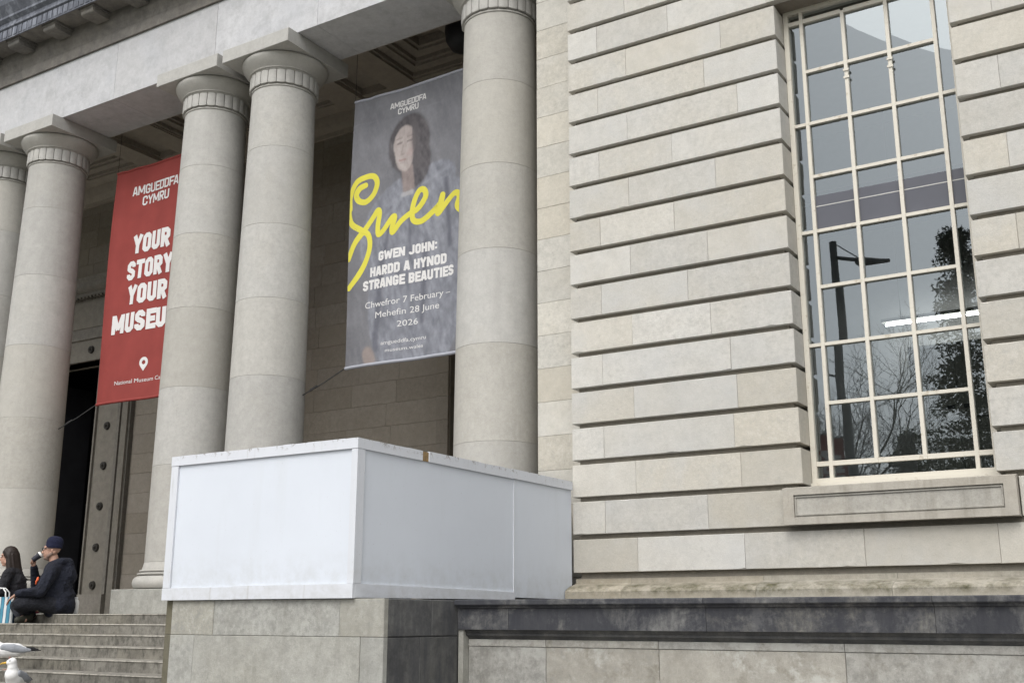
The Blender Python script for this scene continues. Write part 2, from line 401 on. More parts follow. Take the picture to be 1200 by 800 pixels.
def painted(name, cols, scale=3.0, stretch=(1,1,.6), seed=0):
    N = NT(name); P = N.coord(stretch)
    a = N.noise(P, scale+seed*.13, 8, .7, 1.0); b = N.noise(P, scale*4.3, 6, .7, .6); d = N.noise(P, scale*14, 4, .6)
    c = N.mix(N.ramp(a, .38, .62), cols[0], cols[1])
    c = N.mix(N.math('MULTIPLY', N.ramp(b, .5, .66), .7), c, cols[2])
    c = N.mix(N.math('MULTIPLY', N.ramp(d, .55, .7), .35), c, tuple(x*1.35 for x in cols[1]))
    N.bump(N.noise(P, 60, 3), .1, .004)
    return N.finish(c, .75, .25)
M['pbg'] = painted('grey_blue_brushwork', ((.135,.14,.165),(.20,.205,.235),(.16,.155,.175)))
M['pcoat'] = painted('blue_grey_brushwork', ((.165,.175,.215),(.225,.237,.285),(.145,.15,.18)), 4)
M['phair'] = painted('dark_brown_brushwork', ((.10,.092,.10),(.13,.12,.13),(.085,.078,.088)), 5)
M['pskin'] = painted('muted_skin_brushwork', ((.25,.215,.21),(.30,.265,.26),(.22,.185,.185)), 6)
M['pshade'] = painted('umber_brushwork', ((.16,.125,.125),(.20,.16,.155),(.14,.11,.115)), 6)
M['pdark'] = painted('slate_brushwork', ((.09,.093,.115),(.125,.13,.155),(.10,.10,.12)), 4)

# ------------------------------------------------------------------ ground and surroundings (the street side shows in the window)
mb = MB(); mb.poly([(-300,-300,GZ-.008),(300,-300,GZ-.008),(300,300,GZ-.008),(-300,300,GZ-.008)])
tag(mb.build('ground', M['grass']), kind='structure')
mb = MB(); mb.poly([(-70,-6.5,GZ),(60,-6.5,GZ),(60,40,GZ),(-70,40,GZ)])
tag(mb.build('pavement', M['pave']), kind='structure')
mb = MB(); mb.box(-70,60,-6.65,-6.5,GZ-.3,GZ+.004); tag(mb.build('kerb', M['ped']), kind='structure')
mb = MB(); mb.poly([(-120,-14,GZ-.004),(120,-14,GZ-.004),(120,-6.65,GZ-.004),(-120,-6.65,GZ-.004)])
tag(mb.build('road', M['asphalt']), kind='structure')

# ------------------------------------------------------------------ the museum building
BO = (-10.0, 12.0, GZ)
bld = empty('museum_building', 'pale stone classical museum with a columned porch and a rusticated wing', 'building', BO)
XW, YW = -5.514, 10.0            # corner and face of the wing
CH = .379
def zc(i): return .458 + CH*i    # bottom arris of course i
WX0, WX1, WZ0, WZ1 = -3.11, -1.46, 1.20, zc(15)
XE = 6.0; GR = .052; GD = .06    # east end, groove height and depth
YG = 10.33
# core wall behind the blocks, with the window opening
mb = MB(); yc = YW+GD
def t_(a=.06): return 1 + rnd.uniform(-a, a)
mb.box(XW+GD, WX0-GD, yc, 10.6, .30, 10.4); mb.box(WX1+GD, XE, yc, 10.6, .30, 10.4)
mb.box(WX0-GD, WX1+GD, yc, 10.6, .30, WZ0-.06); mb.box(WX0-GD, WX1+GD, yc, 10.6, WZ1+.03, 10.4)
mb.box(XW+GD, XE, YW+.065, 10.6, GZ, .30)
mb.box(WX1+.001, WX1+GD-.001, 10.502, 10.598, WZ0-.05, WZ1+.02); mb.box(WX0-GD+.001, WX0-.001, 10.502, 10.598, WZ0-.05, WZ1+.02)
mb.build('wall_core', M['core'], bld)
# rusticated courses
mb = MB()
for i in range(0, 26):
    z0 = zc(i); z1 = z0 + CH - GR
    spans = [(XW, XE)]
    if 2 <= i < 15: spans = [(XW, WX0), (WX1, XE)]
    if i == 1: spans = [(XW, -3.285), (-1.295, XE)]
    for (a, b) in spans:
        x = a; first = True; k = i % 2
        while x < b - .01:
            L = (.37 if k else .72) if first else rnd.choice([.72,.86,.98,1.1,1.25,1.4])
            first = False
            e = x + L
            if e > b - .34: e = b
            wnd = 2 <= i < 15 and (abs(e-WX0) < .01 or abs(x-WX1) < .01)
            j0 = .0006 if x > a+.01 else 0; j1 = .0006 if e < b-.01 else 0
            d = rnd.uniform(-.0025, .0025)
            mb.worn(x+j0, e-j1, z0, z1, YW+d, 10.5 if wnd else 10.2, .003, t_(.075), rnd)
            x = e
mb.build('rusticated_courses', M['wing'], bld, smooth=None)
# side return of the wing that closes the corner behind the box and pier
mb = MB(); mb.box(XW+.02, XW+.3, 10.202, 10.38, .36, 10.4, .95); mb.build('corner_return', M['anta'], bld)
# window head lintel soffit, sill, apron
mb = MB(); mb.box(WX0-.02, WX1+.02, YW+.08, 10.55, WZ1-.004, WZ1+.028, .8); mb.build('window_head', M['inner'], bld)
# wing plinth moulding
mb = MB()
x = XW-.002
for L in (.62, 1.35, 1.2, 1.4, 1.3, 1.5, 1.4, 1.3, 1.5):
    e = min(x+L, XE); tt = t_(.08)
    mb.prism_x([(10.2,.14),(9.82,.14),(9.82,.268),(9.835,.285),(9.90,.315),(10.05,.352),(10.05,.398),(10.2,.398)], x+.0015, e-.0015, tt); x = e
    if x >= XE-.01: break
mb.build('plinth_moulding', M['plinth'], bld)

# ---- the tall window
win = MB()
win.box(WX0+.004, WX0+.052, YG-.05, YG+.05, WZ0+.04, WZ1-.006); win.box(WX1-.052, WX1-.004, YG-.05, YG+.05, WZ0+.04, WZ1-.006)
win.box(WX0+.052, WX1-.052, YG-.05, YG+.05, WZ0+.04, WZ0+.083); win.box(WX0+.052, WX1-.052, YG-.05, YG+.05, WZ1-.05, WZ1-.006)
win.box(WX0-.0, WX1+.0, YG-.09, YG+.06, WZ0+.008, WZ0+.038)
fr = win.build('window', M['cream'], bld)
bars = MB()
xs = [-2.925, -2.505, -2.079, -1.645]; hw = .0175
zl = [1.42+.5715*k for k in range(9)]
ztop, zbot = WZ1-.05, WZ0+.083
for x in xs: bars.box(x-hw, x+hw, YG-.042, YG+.03, zbot if x in (xs[0],xs[3]) else zl[0]-.022, ztop if x in (xs[0],xs[3]) else zl[8])
for k,z in enumerate(zl):
    h = .022 if k in (0,8) else .016
    for a,b in ((xs[0],xs[1]),(xs[1],xs[2]),(xs[2],xs[3])):
        bars.box(a+hw, b-hw, YG-.036, YG+.028, z-h, z+h)
    if k % 2 == 0:
        bars.box(WX0+.052, xs[0]-hw, YG-.036, YG+.028, z-h, z+h); bars.box(xs[3]+hw, WX1-.052, YG-.036, YG+.028, z-h, z+h)
# joints of the opening lights: small hinge lugs
for x in (xs[1], xs[2]):
    for z in (zl[7]-.09, zl[7]-.17): bars.box(x-.028, x+.028, YG-.052, YG-.043, z-.012, z+.012)
bars.build('glazing_bars', M['cream'], fr)
g = MB(); cells = sorted([WX0+.05]+xs+[WX1-.05])
for a,b in zip(cells[:-1], cells[1:]):
    zz = [zbot]+zl+[ztop]
    for c,d in zip(zz[:-1], zz[1:]):
        tx, tz = rnd.uniform(-.0006,.0006), rnd.uniform(-.0006,.0006)
        g.poly([(a,YG-tx-tz,c),(b,YG+tx-tz,c),(b,YG+tx+tz,d),(a,YG-tx+tz,d)])
g.build('pane', M['glass'], fr)
ap = MB()
AX0, AX1, AY = -3.275, -1.305, 9.90
ap.box(AX0+.10, AX1-.10, AY+.025, 10.4, .90, 1.10, .95)
ap.box(AX0, AX1, AY, 10.4, .835, .90, 1.0); ap.box(AX0, AX0+.10, AY, 10.4, .9, 1.10, 1.02); ap.box(AX1-.10, AX1, AY, 10.4, .9, 1.10, 1.0)
ap.prism_x([(10.4,1.10),(AY,1.10),(AY,1.165),(10.02,1.185),(10.24,1.205),(10.4,1.205)], AX0, AX1, 1.0)
for q in ((AX0+.118, AX1-.118, .915, .925),(AX0+.118, AX1-.118, 1.078, 1.088)): ap.box(q[0], q[1], AY+.012, AY+.03, q[2], q[3], .9)
for q in ((AX0+.108, AX0+.118),(AX1-.118, AX1-.108)): ap.box(q[0], q[1], AY+.012, AY+.03, .915, 1.088, .9)
M['apron'] = stone('sill_stone', (.39,.375,.335), warm=(.36,.31,.24), warm_amt=.6, fleck=.35, streak=.5, streak_col=(.17,.155,.12), streak_lo=.5, streak_hi=.7)
ap.build('window_sill', M['apron'], bld)
# room behind the glass
rm = MB()
rm.box(-6.4, 2, 15.2, 15.3, 0, 7, 1); rm.box(-5.4, -5.3, 10.7, 15.2, 0, 7); rm.box(1.5, 1.6, 10.7, 15.2, 0, 7)
rm.box(-5.4, 1.6, 10.65, 15.2, -.05, 0, .6); rm.box(-5.4, 1.6, 10.65, 15.2, 6.9, 7.0)
rm.build('gallery_room', M['room'], bld)
fm = MB(); M['refl_band'] = plain('dark_reflection_paint', (.085,.088,.105), .45, .06, 3)  # opaque dark strips added over the panes, imitating a dark reflected band
for a_,b_ in zip(xs[:-1], xs[1:]): fm.box(a_+hw+.001, b_-hw-.001, YG-.0065, YG-.0035, zl[4]+.024, 4.075)
fm.box(xs[3]+hw+.001, WX1-.054, YG-.0065, YG-.0035, zl[4]+.024, 4.075); fm.build('painted_reflection', M['refl_band'], fr)
fm = MB()  # thin pale line of the imitated reflection, laid over the dark strips
for a_,b_ in zip(xs[:-1], xs[1:]): fm.box(a_+hw+.001, b_-hw-.001, YG-.0085, YG-.0068, 3.962, 3.972)
fm.box(xs[3]+hw+.001, WX1-.054, YG-.0085, YG-.0068, 3.962, 3.972); fm.build('painted_reflection_line', M['room'], fr)
rm = MB(); rm.box(-5.29, 1.49, 13.9, 14.2, 4.98, 5.54); rm.build('gallery_beam', M['roomdark'], bld)
rm = MB(); rm.box(-5.29, 1.49, 13.86, 13.897, 5.37, 5.392); rm.build('beam_batten', M['white'], bld)
tl = empty('tube_light', 'long lit fluorescent tube hanging inside the window', 'light', (-2.4, 14.6, 3.9))
em = NT('lit_tube'); e_ = em.n('ShaderNodeEmission'); e_.inputs[1].default_value = 24.0; em.l(e_.outputs[0], em.out.inputs[0])
mb = MB(); mb.tube([(-3.3,14.6,3.78),(-1.2,14.6,3.78)], .013, 10); mb.build('tube', em.mat, tl)
mb = MB(); mb.box(-3.35,-1.15,14.56,14.64,3.815,3.86); [mb.tube([(x,14.6,3.86),(x,14.6,6.9)], .006, 6) for x in (-3.1,-1.4)]; mb.build('housing', M['cab'], tl)
cb = empty('storage_cabinet', 'tall olive grey double cabinets against the back wall inside the window', 'cabinet', (-2.0, 15.0, 0))
mb = MB(); mb.box(-3.05, .4, 14.6, 15.15, .0, 3.45); mb.build('body', M['cab'], cb)
for x0 in (-3.04, -2.47, -1.9, -1.33, -.76, -.19):
    for z0, z1 in ((.05,1.55),(1.62,2.42),(2.47,3.43)):
        mb = MB(); mb.box(x0, x0+.55, 14.57, 14.597, z0, z1); d = mb.build('door', M['cab'], cb)
        hx = x0+.42 if (round((x0+3.04)/.57) % 2 == 0) else x0+.05
        mb = MB(); mb.box(hx, hx+.09, 14.55, 14.569, z0+.12, z0+.16); mb.build('handle', M['black'], d)

# ---- pier (anta) at the end of the colonnade
mb = MB()
YS = 10.35
i = -2
while True:
    z0 = zc(i)-.031; z1 = z0+CH
    if z0 > 8.0: break
    mb.block(-6.135, -5.40, max(z0+.0012, .03), min(z1-.0012, 8.045), YS+rnd.uniform(-.0015,.0015), 11.25, .0025, t_(.09))
    i += 1
    if z1 < .05: continue
mb.build('corner_pier', M['anta'], bld)
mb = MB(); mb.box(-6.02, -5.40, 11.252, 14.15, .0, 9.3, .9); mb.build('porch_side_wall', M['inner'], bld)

# ---- columns
YC = 10.80
def make_column(cx, cy, zs, seed):
    rr = random.Random(seed); sh = MB()
    prof = []; tones = []
    zb, zt = .745, 7.36
    def rad(z):
        t = (z-.7)/(7.36-.7); return .522 - .066*t**1.6
    cuts = [zb] + zs + [zt]
    for a,(p,q) in enumerate(zip(cuts[:-1], cuts[1:])):
        tn = 1+rr.uniform(-.075,.06); m_ = 5
        g0 = .003
        for j in range(m_+1):
            z = p+g0 + (q-p-2*g0)*j/m_; prof.append((rad(z), z)); tones.append(tn)
        if a < len(cuts)-2:
            prof.append((rad(q)-.003, q-.0015)); tones[-1] = .93; tones.append(.82)
            prof.append((rad(q)-.003, q+.0015)); tones.append(.93)
    sh.revolve(prof, cx, cy, 72, tones)
    c = sh.build('column', M['column'], None, smooth=28, loc=(cx, cy, 0))
    c.parent = bld; c.location = (cx-BO[0], cy-BO[1], -BO[2])
    bs = MB()
    bs.revolve([(.60,.386),(.634,.40),(.654,.43),(.662,.47),(.654,.51),(.634,.54),(.605,.556),(.572,.558),(.572,.574),(.600,.577),(.604,.588),(.600,.60),(.556,.602),(.556,.618),(.578,.621),(.580,.631),(.576,.642),(.545,.644),(.545,.665),(.532,.70),(.524,.745)], cx, cy, 72)
    bs.build('base', M['column'], c, smooth=24)
    pl = MB(); pl.block(cx-.655, cx+.655, .058, .384, cy-.655, cy+.655, .008, .96); pl.build('plinth', M['ped'], c)
    cp = MB()
    cp.revolve([(.456,7.36),(.468,7.366),(.468,7.385),(.455,7.388),(.455,7.60),(.492,7.604),(.50,7.612),(.494,7.622),(.512,7.626),(.518,7.636),(.512,7.644),(.545,7.68),(.585,7.725),(.612,7.77),(.624,7.80),(.618,7.822),(.60,7.832)], cx, cy, 72)
    n = 24                                                          # ring of tongue leaves round the necking
    for k in range(n):
        a0 = 2*pi*(k+.035)/n; a1 = 2*pi*(k+.965)/n; b = len(cp.v); rows = []
        for (zz, rO) in ((7.405,.470),(7.412,.486),(7.44,.489),(7.55,.486),(7.603,.484)):
            row = []
            for q in range(5):
                s_ = q/4; a = a0+(a1-a0)*s_; bow = .010*(1-(2*s_-1)**2)
                drop = 0 if zz > 7.43 else -.012*(1-(2*s_-1)**2)
                row.append(len(cp.v)); cp.v.append((cx+(rO+bow)*cos(a), cy+(rO+bow)*sin(a), zz+drop))
            rows.append(row)
        inner = []
        for row_z, end in ((7.405,0),(7.603,0)):
            pass
        for r_ in range(4):
            for q in range(4): cp.face([rows[r_][q],rows[r_][q+1],rows[r_+1][q+1],rows[r_+1][q]], 1.03)
        for side,a in ((0,a0),(4,a1)):
            col = []
            for row in rows:
                z = cp.v[row[side]][2]; col.append(len(cp.v)); cp.v.append((cx+.45*cos(a), cy+.45*sin(a), z))
            for r_ in range(4):
                cp.face([rows[r_][side],rows[r_+1][side],col[r_+1],col[r_]] if side == 0 else [col[r_],col[r_+1],rows[r_+1][side],rows[r_][side]], .7)
        bot = []
        for q in range(5):
            a = a0+(a1-a0)*q/4; bot.append(len(cp.v)); cp.v.append((cx+.45*cos(a), cy+.45*sin(a), 7.40))
        for q in range(4): cp.face([bot[q],bot[q+1],rows[0][q+1],rows[0][q]], .7)
    cp.build('capital', M['column'], c, smooth=40)
    ab = MB(); ab.block(cx-.643, cx+.643, 7.834, 8.037, cy-.643, cy+.643, .005, .99); ab.build('abacus', M['column'], c)
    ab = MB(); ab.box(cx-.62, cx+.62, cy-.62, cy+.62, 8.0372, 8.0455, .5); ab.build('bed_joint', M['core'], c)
    return c
drums = {-6.95:[1.949,3.091,4.243,5.325,6.429], -10.70:[2.05,3.139,4.215,5.281,6.436], -12.10:[2.05,3.137,4.288,5.403,6.463],
         -15.90:[1.95,3.062,4.237,5.407,6.572], -17.30:[2.0,3.1,4.25,5.3,6.45], -21.1:[2.0,3.1,4.2,5.3,6.45], -22.5:[2.0,3.1,4.2,5.3,6.45]}
for k,(cx,zs) in enumerate(drums.items()): make_column(cx, YC, zs, 100+k)

# ---- entablature
XL = -27.0; XR = -5.56
mb = MB(); x = XL
for L in (2.6, 1.9, 2.7, 1.35, 2.9, 1.55, 2.27, 2.03, 2.31, 1.83):
    e = min(x+L, XR); tt = t_(.05)
    mb.block(x+.002, e-.002, 8.046, 9.05, YS+rnd.uniform(-.002,.002), 11.28, .003, tt); x = e
mb.build('architrave', M['arch'], bld)
mb = MB()
mb.prism_x([(11.28,9.0525),(10.31,9.052),(10.31,9.225),(10.325,9.232),(10.325,9.25),(10.32,9.27),(10.315,9.30),(10.30,9.36),(10.28,9.41),(10.27,9.44),(10.27,9.60),(11.28,9.60)], XL, XR)
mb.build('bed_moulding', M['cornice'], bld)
x = -26.885
while x < XR-.4:
    mb = MB()
    mb.prism_x([(10.269,9.47),(9.985,9.47),(9.955,9.485),(9.945,9.505),(9.945,9.545),(9.925,9.56),(9.925,9.598),(10.269,9.598)], x-.15, x+.15, t_(.12))
    mb.box(x-.182, x-.151, 9.92, 10.268, 9.56, 9.598, .9); mb.box(x+.151, x+.182, 9.92, 10.268, 9.56, 9.598, .9)
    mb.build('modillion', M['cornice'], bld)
    x += .965
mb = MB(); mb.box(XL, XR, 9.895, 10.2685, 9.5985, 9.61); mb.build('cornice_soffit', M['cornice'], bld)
mb = MB()
mb.prism_x([(11.28,9.612),(9.893,9.612),(9.893,9.585),(9.87,9.58),(9.87,9.76),(9.84,9.775),(9.84,9.80),(9.86,9.83),(9.86,9.88),(9.80,9.93),(9.80,9.97),(9.76,10.03),(9.70,10.12),(9.68,10.2),(9.68,10.26),(9.72,10.28),(9.72,10.40),(9.66,10.45),(9.66,10.6),(11.28,10.7)], XL, XR)
x = -26.8
while x < XR-.2:                                                    # worn leaf drops along the drip band
    mb.prism_x([(9.869,9.60),(9.860,9.61),(9.856,9.66),(9.858,9.745),(9.869,9.752)], x-.05, x+.05, t_(.3)); x += .135
mb.build('cornice', M['gutter'], bld)

# ---- porch ceiling with coffers
mb = MB(); ZC = 8.9
def ring(x0,x1,y0,y1,a,z0,z1,tone=1.0):
    mb.box(x0,x0+a,y0,y1,z0,z1,tone); mb.box(x1-a,x1,y0,y1,z0,z1,tone)
    mb.box(x0+a,x1-a,y0,y0+a,z0,z1,tone); mb.box(x0+a,x1-a,y1-a,y1,z0,z1,tone)
mb.box(XL, -6.0, 11.28, 14.15, 9.32, 9.40, .8)
def coffer(cx, cy, h):
    ring(cx-h-.16, cx+h+.16, cy-h-.16, cy+h+.16, .16, ZC, 9.319)
    ring(cx-h, cx+h, cy-h, cy+h, .05, ZC+.03, 9.318, .9)
    ring(cx-h+.05, cx+h-.05, cy-h+.05, cy+h-.05, .16, ZC+.10, 9.317, .95)
    ring(cx-h+.21, cx+h-.21, cy-h+.21, cy+h-.21, .06, ZC+.15, 9.316, .9)
    ring(cx-h+.27, cx+h-.27, cy-h+.27, cy+h-.27, .17, ZC+.22, 9.315, .95)
    ring(cx-h+.44, cx+h-.44, cy-h+.44, cy+h-.44, .06, ZC+.27, 9.314, .9)
pairs = [(-12.25,-10.55),(-17.45,-15.75),(-22.65,-20.95)]
def pair_beam(x0, x1):
    mb.box(x0, x0+.53, 11.282, 14.148, ZC-.02, 9.32); mb.box(x1-.53, x1, 11.282, 14.148, ZC-.02, 9.32)
    mb.box(x0+.53, x1-.53, 11.282, 14.148, ZC+.16, 9.32, .95)
    for q in (x0+.53, x1-.56): mb.box(q, q+.03, 11.282, 14.148, ZC+.06, ZC+.159, .9)
    for q in (11.9, 13.7): mb.box(x0+.56, x1-.56, q, q+.2, ZC+.02, ZC+.159, .95)
for a,b in pairs: pair_beam(a,b)
for cx in (-9.77,-7.89,-14.93,-13.05,-20.13,-18.25,-25.3,-23.5): coffer(cx, 12.88, .79)
bays = [(-10.55,-6.0),(-15.75,-12.25),(-20.95,-17.45),(-27,-22.65)]
for a,b in bays: 
    mb.box(a, b, 11.283, 11.93, ZC, 9.32); mb.box(a, b, 13.83, 14.147, ZC, 9.32)
mb.build('coffered_ceiling', M['ceil'], bld)
mb = MB()
mb.prism_x([(14.15,8.55),(14.09,8.55),(14.08,8.62),(14.0,8.72),(13.97,8.80),(13.95,8.895),(14.15,8.895)], XL, -6.02)
mb.prism_x([(11.281,8.05),(11.30,8.05),(11.30,8.3),(11.36,8.5),(11.37,8.6),(11.40,8.75),(11.42,8.897),(11.281,8.897)], XL, -6.02, .9)
mb.build('ceiling_moulding', M['ceil'], bld)

# ---- back wall of the porch: coursed blocks, doorway, niche
YB = 14.15
DX0, DX1, DZ = -21.8, -18.62, 5.12
NX0, NX1 = -10.02, -7.64
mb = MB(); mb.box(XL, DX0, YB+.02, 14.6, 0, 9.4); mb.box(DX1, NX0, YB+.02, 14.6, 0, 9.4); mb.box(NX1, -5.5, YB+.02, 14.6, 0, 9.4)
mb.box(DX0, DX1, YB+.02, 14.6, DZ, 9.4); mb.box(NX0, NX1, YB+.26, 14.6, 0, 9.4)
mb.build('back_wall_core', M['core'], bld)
mb = MB(); i = -1
while True:
    z0 = zc(i)-.031; z1 = z0+CH
    if z0 > 8.9: break
    z0b = max(z0, .058)
    spans = [(XL, -22.7), (-17.55, -10.27), (-7.40, -6.02)] if z0 < 6.8 else [(XL, -10.27), (-7.40, -6.02)]
    for a,b in spans:
        x = a
        while x < b-.01:
            L = rnd.choice([.7,.85,.95,1.1,1.2]); e = x+L
            if e > b-.35: e = b
            mb.block(x+.0015, e-.0015, z0b+.0015, z1-.0015, YB+rnd.uniform(-.003,.003), YB+.1, .003, t_(.06)); x = e
    x = NX0
    for e in ((-9.2,-8.4,NX1) if i % 2 else (-8.8,NX1)):
        mb.block(x+.0015, e-.0015, z0b+.0015, z1-.0015, YB+.235, YB+.30, .003, t_(.05)); x = e
    i += 1
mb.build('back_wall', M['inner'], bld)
for a,b in ((-10.262,-10.03),(-7.63,-7.408)):
    mb = MB()
    for j in range(24):
        z0 = max(zc(j-1)-.031, .058); mb.block(a, b, z0+.001, zc(j)-.032, YB-.03, YB+.26, .006, t_(.07))
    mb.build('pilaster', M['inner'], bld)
# doorway
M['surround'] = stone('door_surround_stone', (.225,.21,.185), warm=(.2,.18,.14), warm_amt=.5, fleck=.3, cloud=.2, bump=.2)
dr = MB()
for sgn,x0 in ((1,DX1),(-1,DX0)):
    def xx(a,b): return (x0+sgn*a, x0+sgn*b) if sgn > 0 else (x0+sgn*b, x0+sgn*a)
    a,b = xx(.0,.04); dr.box(a,b,14.05,14.5,.06,DZ,.9)
    a,b = xx(.04,.66); dr.box(a,b,14.10,14.5,.45,DZ,1)
    a,b = xx(.0,.72); dr.box(a,b,14.03,14.5,.058,.45,1.05)
    a,b = xx(.66,.74); dr.box(a,b,14.07,14.5,.45,DZ+.6,.9)
    a,b = xx(.74,.86); dr.box(a,b,14.2,14.5,.06,DZ+.6,.55)
    a,b = xx(.86,1.02); dr.box(a,b,14.02,14.5,.06,DZ+.7,1)
    a,b = xx(1.02,1.07); dr.box(a,b,14.06,14.5,.06,DZ+.7,.6)
dr.box(DX0-.04, DX1+.04, 14.105, 14.5, DZ, DZ+.45, 1); dr.box(DX0-.66, DX1+.66, 14.06, 14.5, DZ+.45, DZ+.52, .9)
dr.box(DX0-.66, DX1+.66, 14.1, 14.5, DZ+.52, DZ+.7, .9); dr.box(DX0-1.07, DX1+1.07, 14.08, 14.5, DZ+.7, DZ+1.35, 1)
dr.prism_x([(14.5,DZ+1.35),(14.0,DZ+1.35),(13.98,DZ+1.42),(13.9,DZ+1.46),(13.85,DZ+1.5),(13.85,DZ+1.62),(13.8,DZ+1.7),(14.5,DZ+1.74)], DX0-1.15, DX1+1.15, .9)
x = DX0-1.05
while x < DX1+1.0: dr.box(x, x+.05, 13.94, 14.07, DZ+1.30, DZ+1.349, .8); x += .11
dw = dr.build('doorway', M['surround'], bld)
for x0,s_ in ((DX1+.36,1),(DX0-.36,1)):
    for z in (.62+.0,1.33,2.12,2.91,3.70,4.5):
        q = MB(); q.tube([(x0,14.099,z),(x0,14.06,z)], [.082,.07], 18); q.ball((x0,14.055,z), .03); q.build('roundel', M['bronze'], dw)
for x0 in (-18.98,-19.75,-20.5,-21.3):
    q = MB(); q.tube([(x0,14.104,DZ+.22),(x0,14.06,DZ+.22)], [.082,.07], 18); q.ball((x0,14.055,DZ+.22), .03); q.build('roundel', M['bronze'], dw)
q = MB(); q.box(DX0-1,DX1+1,17.5,17.6,0,6); q.box(DX0-1.1,DX0-1,14.6,17.5,0,6); q.box(DX1+1,DX1+1.1,14.6,17.5,0,6); q.box(DX0-1,DX1+1,14.6,17.5,6,6.1); q.box(DX0-1,DX1+1,14.6,17.5,-.1,0.0)
q.build('entrance_hall', M['dark'], bld)
q = MB(); q.box(DX1-.62,DX1-.5,14.62,15.9,.06,5.0); q.build('door', M['door'], dw)
q = MB(); q.box(DX0+.5,DX0+.62,14.62,15.9,.06,5.0); q.build('door', M['door'], dw)
q = MB(); q.box(DX0+1.2,DX1-1.15,16.2,16.3,.06,5.0); q.build('inner_door', M['door'], dw)

# ------------------------------------------------------------------ steps and porch floor
X0S, X1S = -32.0, -7.604
st = empty('stone_steps', 'broad weathered granite steps rising to the porch', 'steps', (-12, 7, GZ))
mb = MB(); x = X0S
mb.block(X0S, X1S, -.1, .0555, 9.44, 14.2, .004)
mb.build('porch_floor', M['floor'], st)
for k in range(14):
    mb = MB(); z1 = .056-.114*k; nose = MB(); yf = 9.0-.346*k; x = X0S + rnd.uniform(.2,1.5)*-1
    while x < X1S-.01:
        e = x+rnd.choice([1.5,1.7,1.9,2.2]); 
        if e > X1S-.5: e = X1S
        mb.prism_x([(yf+.012,z1-.1138),(yf+.012,z1-.016),(yf+.003,z1-.010),(yf+.012,z1),(yf+.44,z1),(yf+.44,z1-.1138)], x+.002, e-.002, t_(.1)); x = e
        mb.t[-7] *= 1.7; mb.t[-6] *= 1.8; mb.t[-5] *= 1.5
    mb.build('step', M['step'], st)

# ------------------------------------------------------------------ terrace wall with its pedestal
tw = empty('terrace_wall', 'blackened stone terrace wall with a square pedestal beside the steps', 'wall', (-5, 7.5, GZ))
PX0, PX1, PY0 = -7.60, -5.233, 6.60
zz = [.152, -.128, -.60, -1.07, GZ]
mb = MB(); sets = [(-7.31,-6.84,-5.67), (-7.40,-7.22,-5.98,-5.42), (-7.0,-6.2), (-6.6,-5.9)]
for r_ in range(4):
    xs_ = [PX0+.105]+list(sets[r_])+[PX1]
    if r_ == 0: xs_ = [PX0+.105,-7.0,-5.66,PX1]
    if r_ == 1: xs_ = [PX0+.105,-7.21,-5.45,PX1]
    for a,b in zip(xs_[:-1], xs_[1:]):
        mb.block(a+.001, b-(.001 if b < PX1-.01 else 0), zz[r_+1]+.001, zz[r_]-.001, PY0+rnd.uniform(-.003,.003), PY0+.05, .004, t_(.08))
mb.build('pedestal_front', M['ped'], tw)
mb = MB()
for r_ in range(4): mb.block(PX0, PX0+.1045, zz[r_+1]+.001, zz[r_]-.001, PY0+.03, PY0+.05, .004, t_(.08))
M['edge'] = stone('damp_edge_stone', (.145,.135,.10), warm=(.13,.115,.075), warm_amt=.7, fleck=.4, cloud=.2, streak=.4, moss=.3)
mb.build('edge_strip', M['edge'], tw)
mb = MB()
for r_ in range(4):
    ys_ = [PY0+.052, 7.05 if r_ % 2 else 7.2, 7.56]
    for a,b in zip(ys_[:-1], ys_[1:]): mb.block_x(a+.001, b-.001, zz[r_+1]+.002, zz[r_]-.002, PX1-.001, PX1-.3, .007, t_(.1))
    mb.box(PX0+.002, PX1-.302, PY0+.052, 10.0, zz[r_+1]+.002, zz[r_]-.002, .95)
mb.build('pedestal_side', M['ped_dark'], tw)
mb = MB(); x = PX1+.002
for L in (.48, 1.65, 1.55, 1.7, 1.6, 1.8, 1.75, 1.9):
    e = min(x+L, XE); tt = t_(.12)
    mb.prism_x([(7.9,.153),(7.51,.153),(7.495,.145),(7.495,.116),(7.50,.11),(7.525,.105),(7.53,.09),(7.548,.085),(7.548,-.077),(7.9,-.077)], x+.0015, e-.0015, tt); x = e
mb.build('coping', M['coping'], tw)
mb = MB(); mb.prism_x([(7.9,-.0775),(7.575,-.0775),(7.59,-.098),(7.60,-.105),(7.60,-.122),(7.625,-.135),(7.64,-.15),(7.9,-.15)], PX1+.05, XE); mb.build('moulding', M['ped_dark'], tw)
mb = MB(); x = PX1+.05
for L in (.72, .95, 1.35, 1.3, 1.5, 1.4, 1.6, 1.5, 1.6):
    e = min(x+L, XE)
    mb.block(x+.0015, e-.0015, -.205, -.1515, 7.632, 7.9, .003, t_(.12)); mb.block(x+.0015, e-.0015, -1.0, -.207, 7.638, 7.9, .004, t_(.14)); mb.block(x+.0015, e-.0015, GZ, -1.002, 7.60, 7.9, .004, t_(.1)); x = e
mb.build('wall_panel', M['panel'], tw)
mb = MB(); mb.box(PX1+.001, PX1+.048, 7.565, 7.9, GZ, -.0785); mb.build('end_strip', M['ped'], tw)
mb = MB(); mb.box(PX1+.002, XE, 7.901, 10.03, -.1, .14); mb.build('terrace_floor', M['ped_dark'], tw)

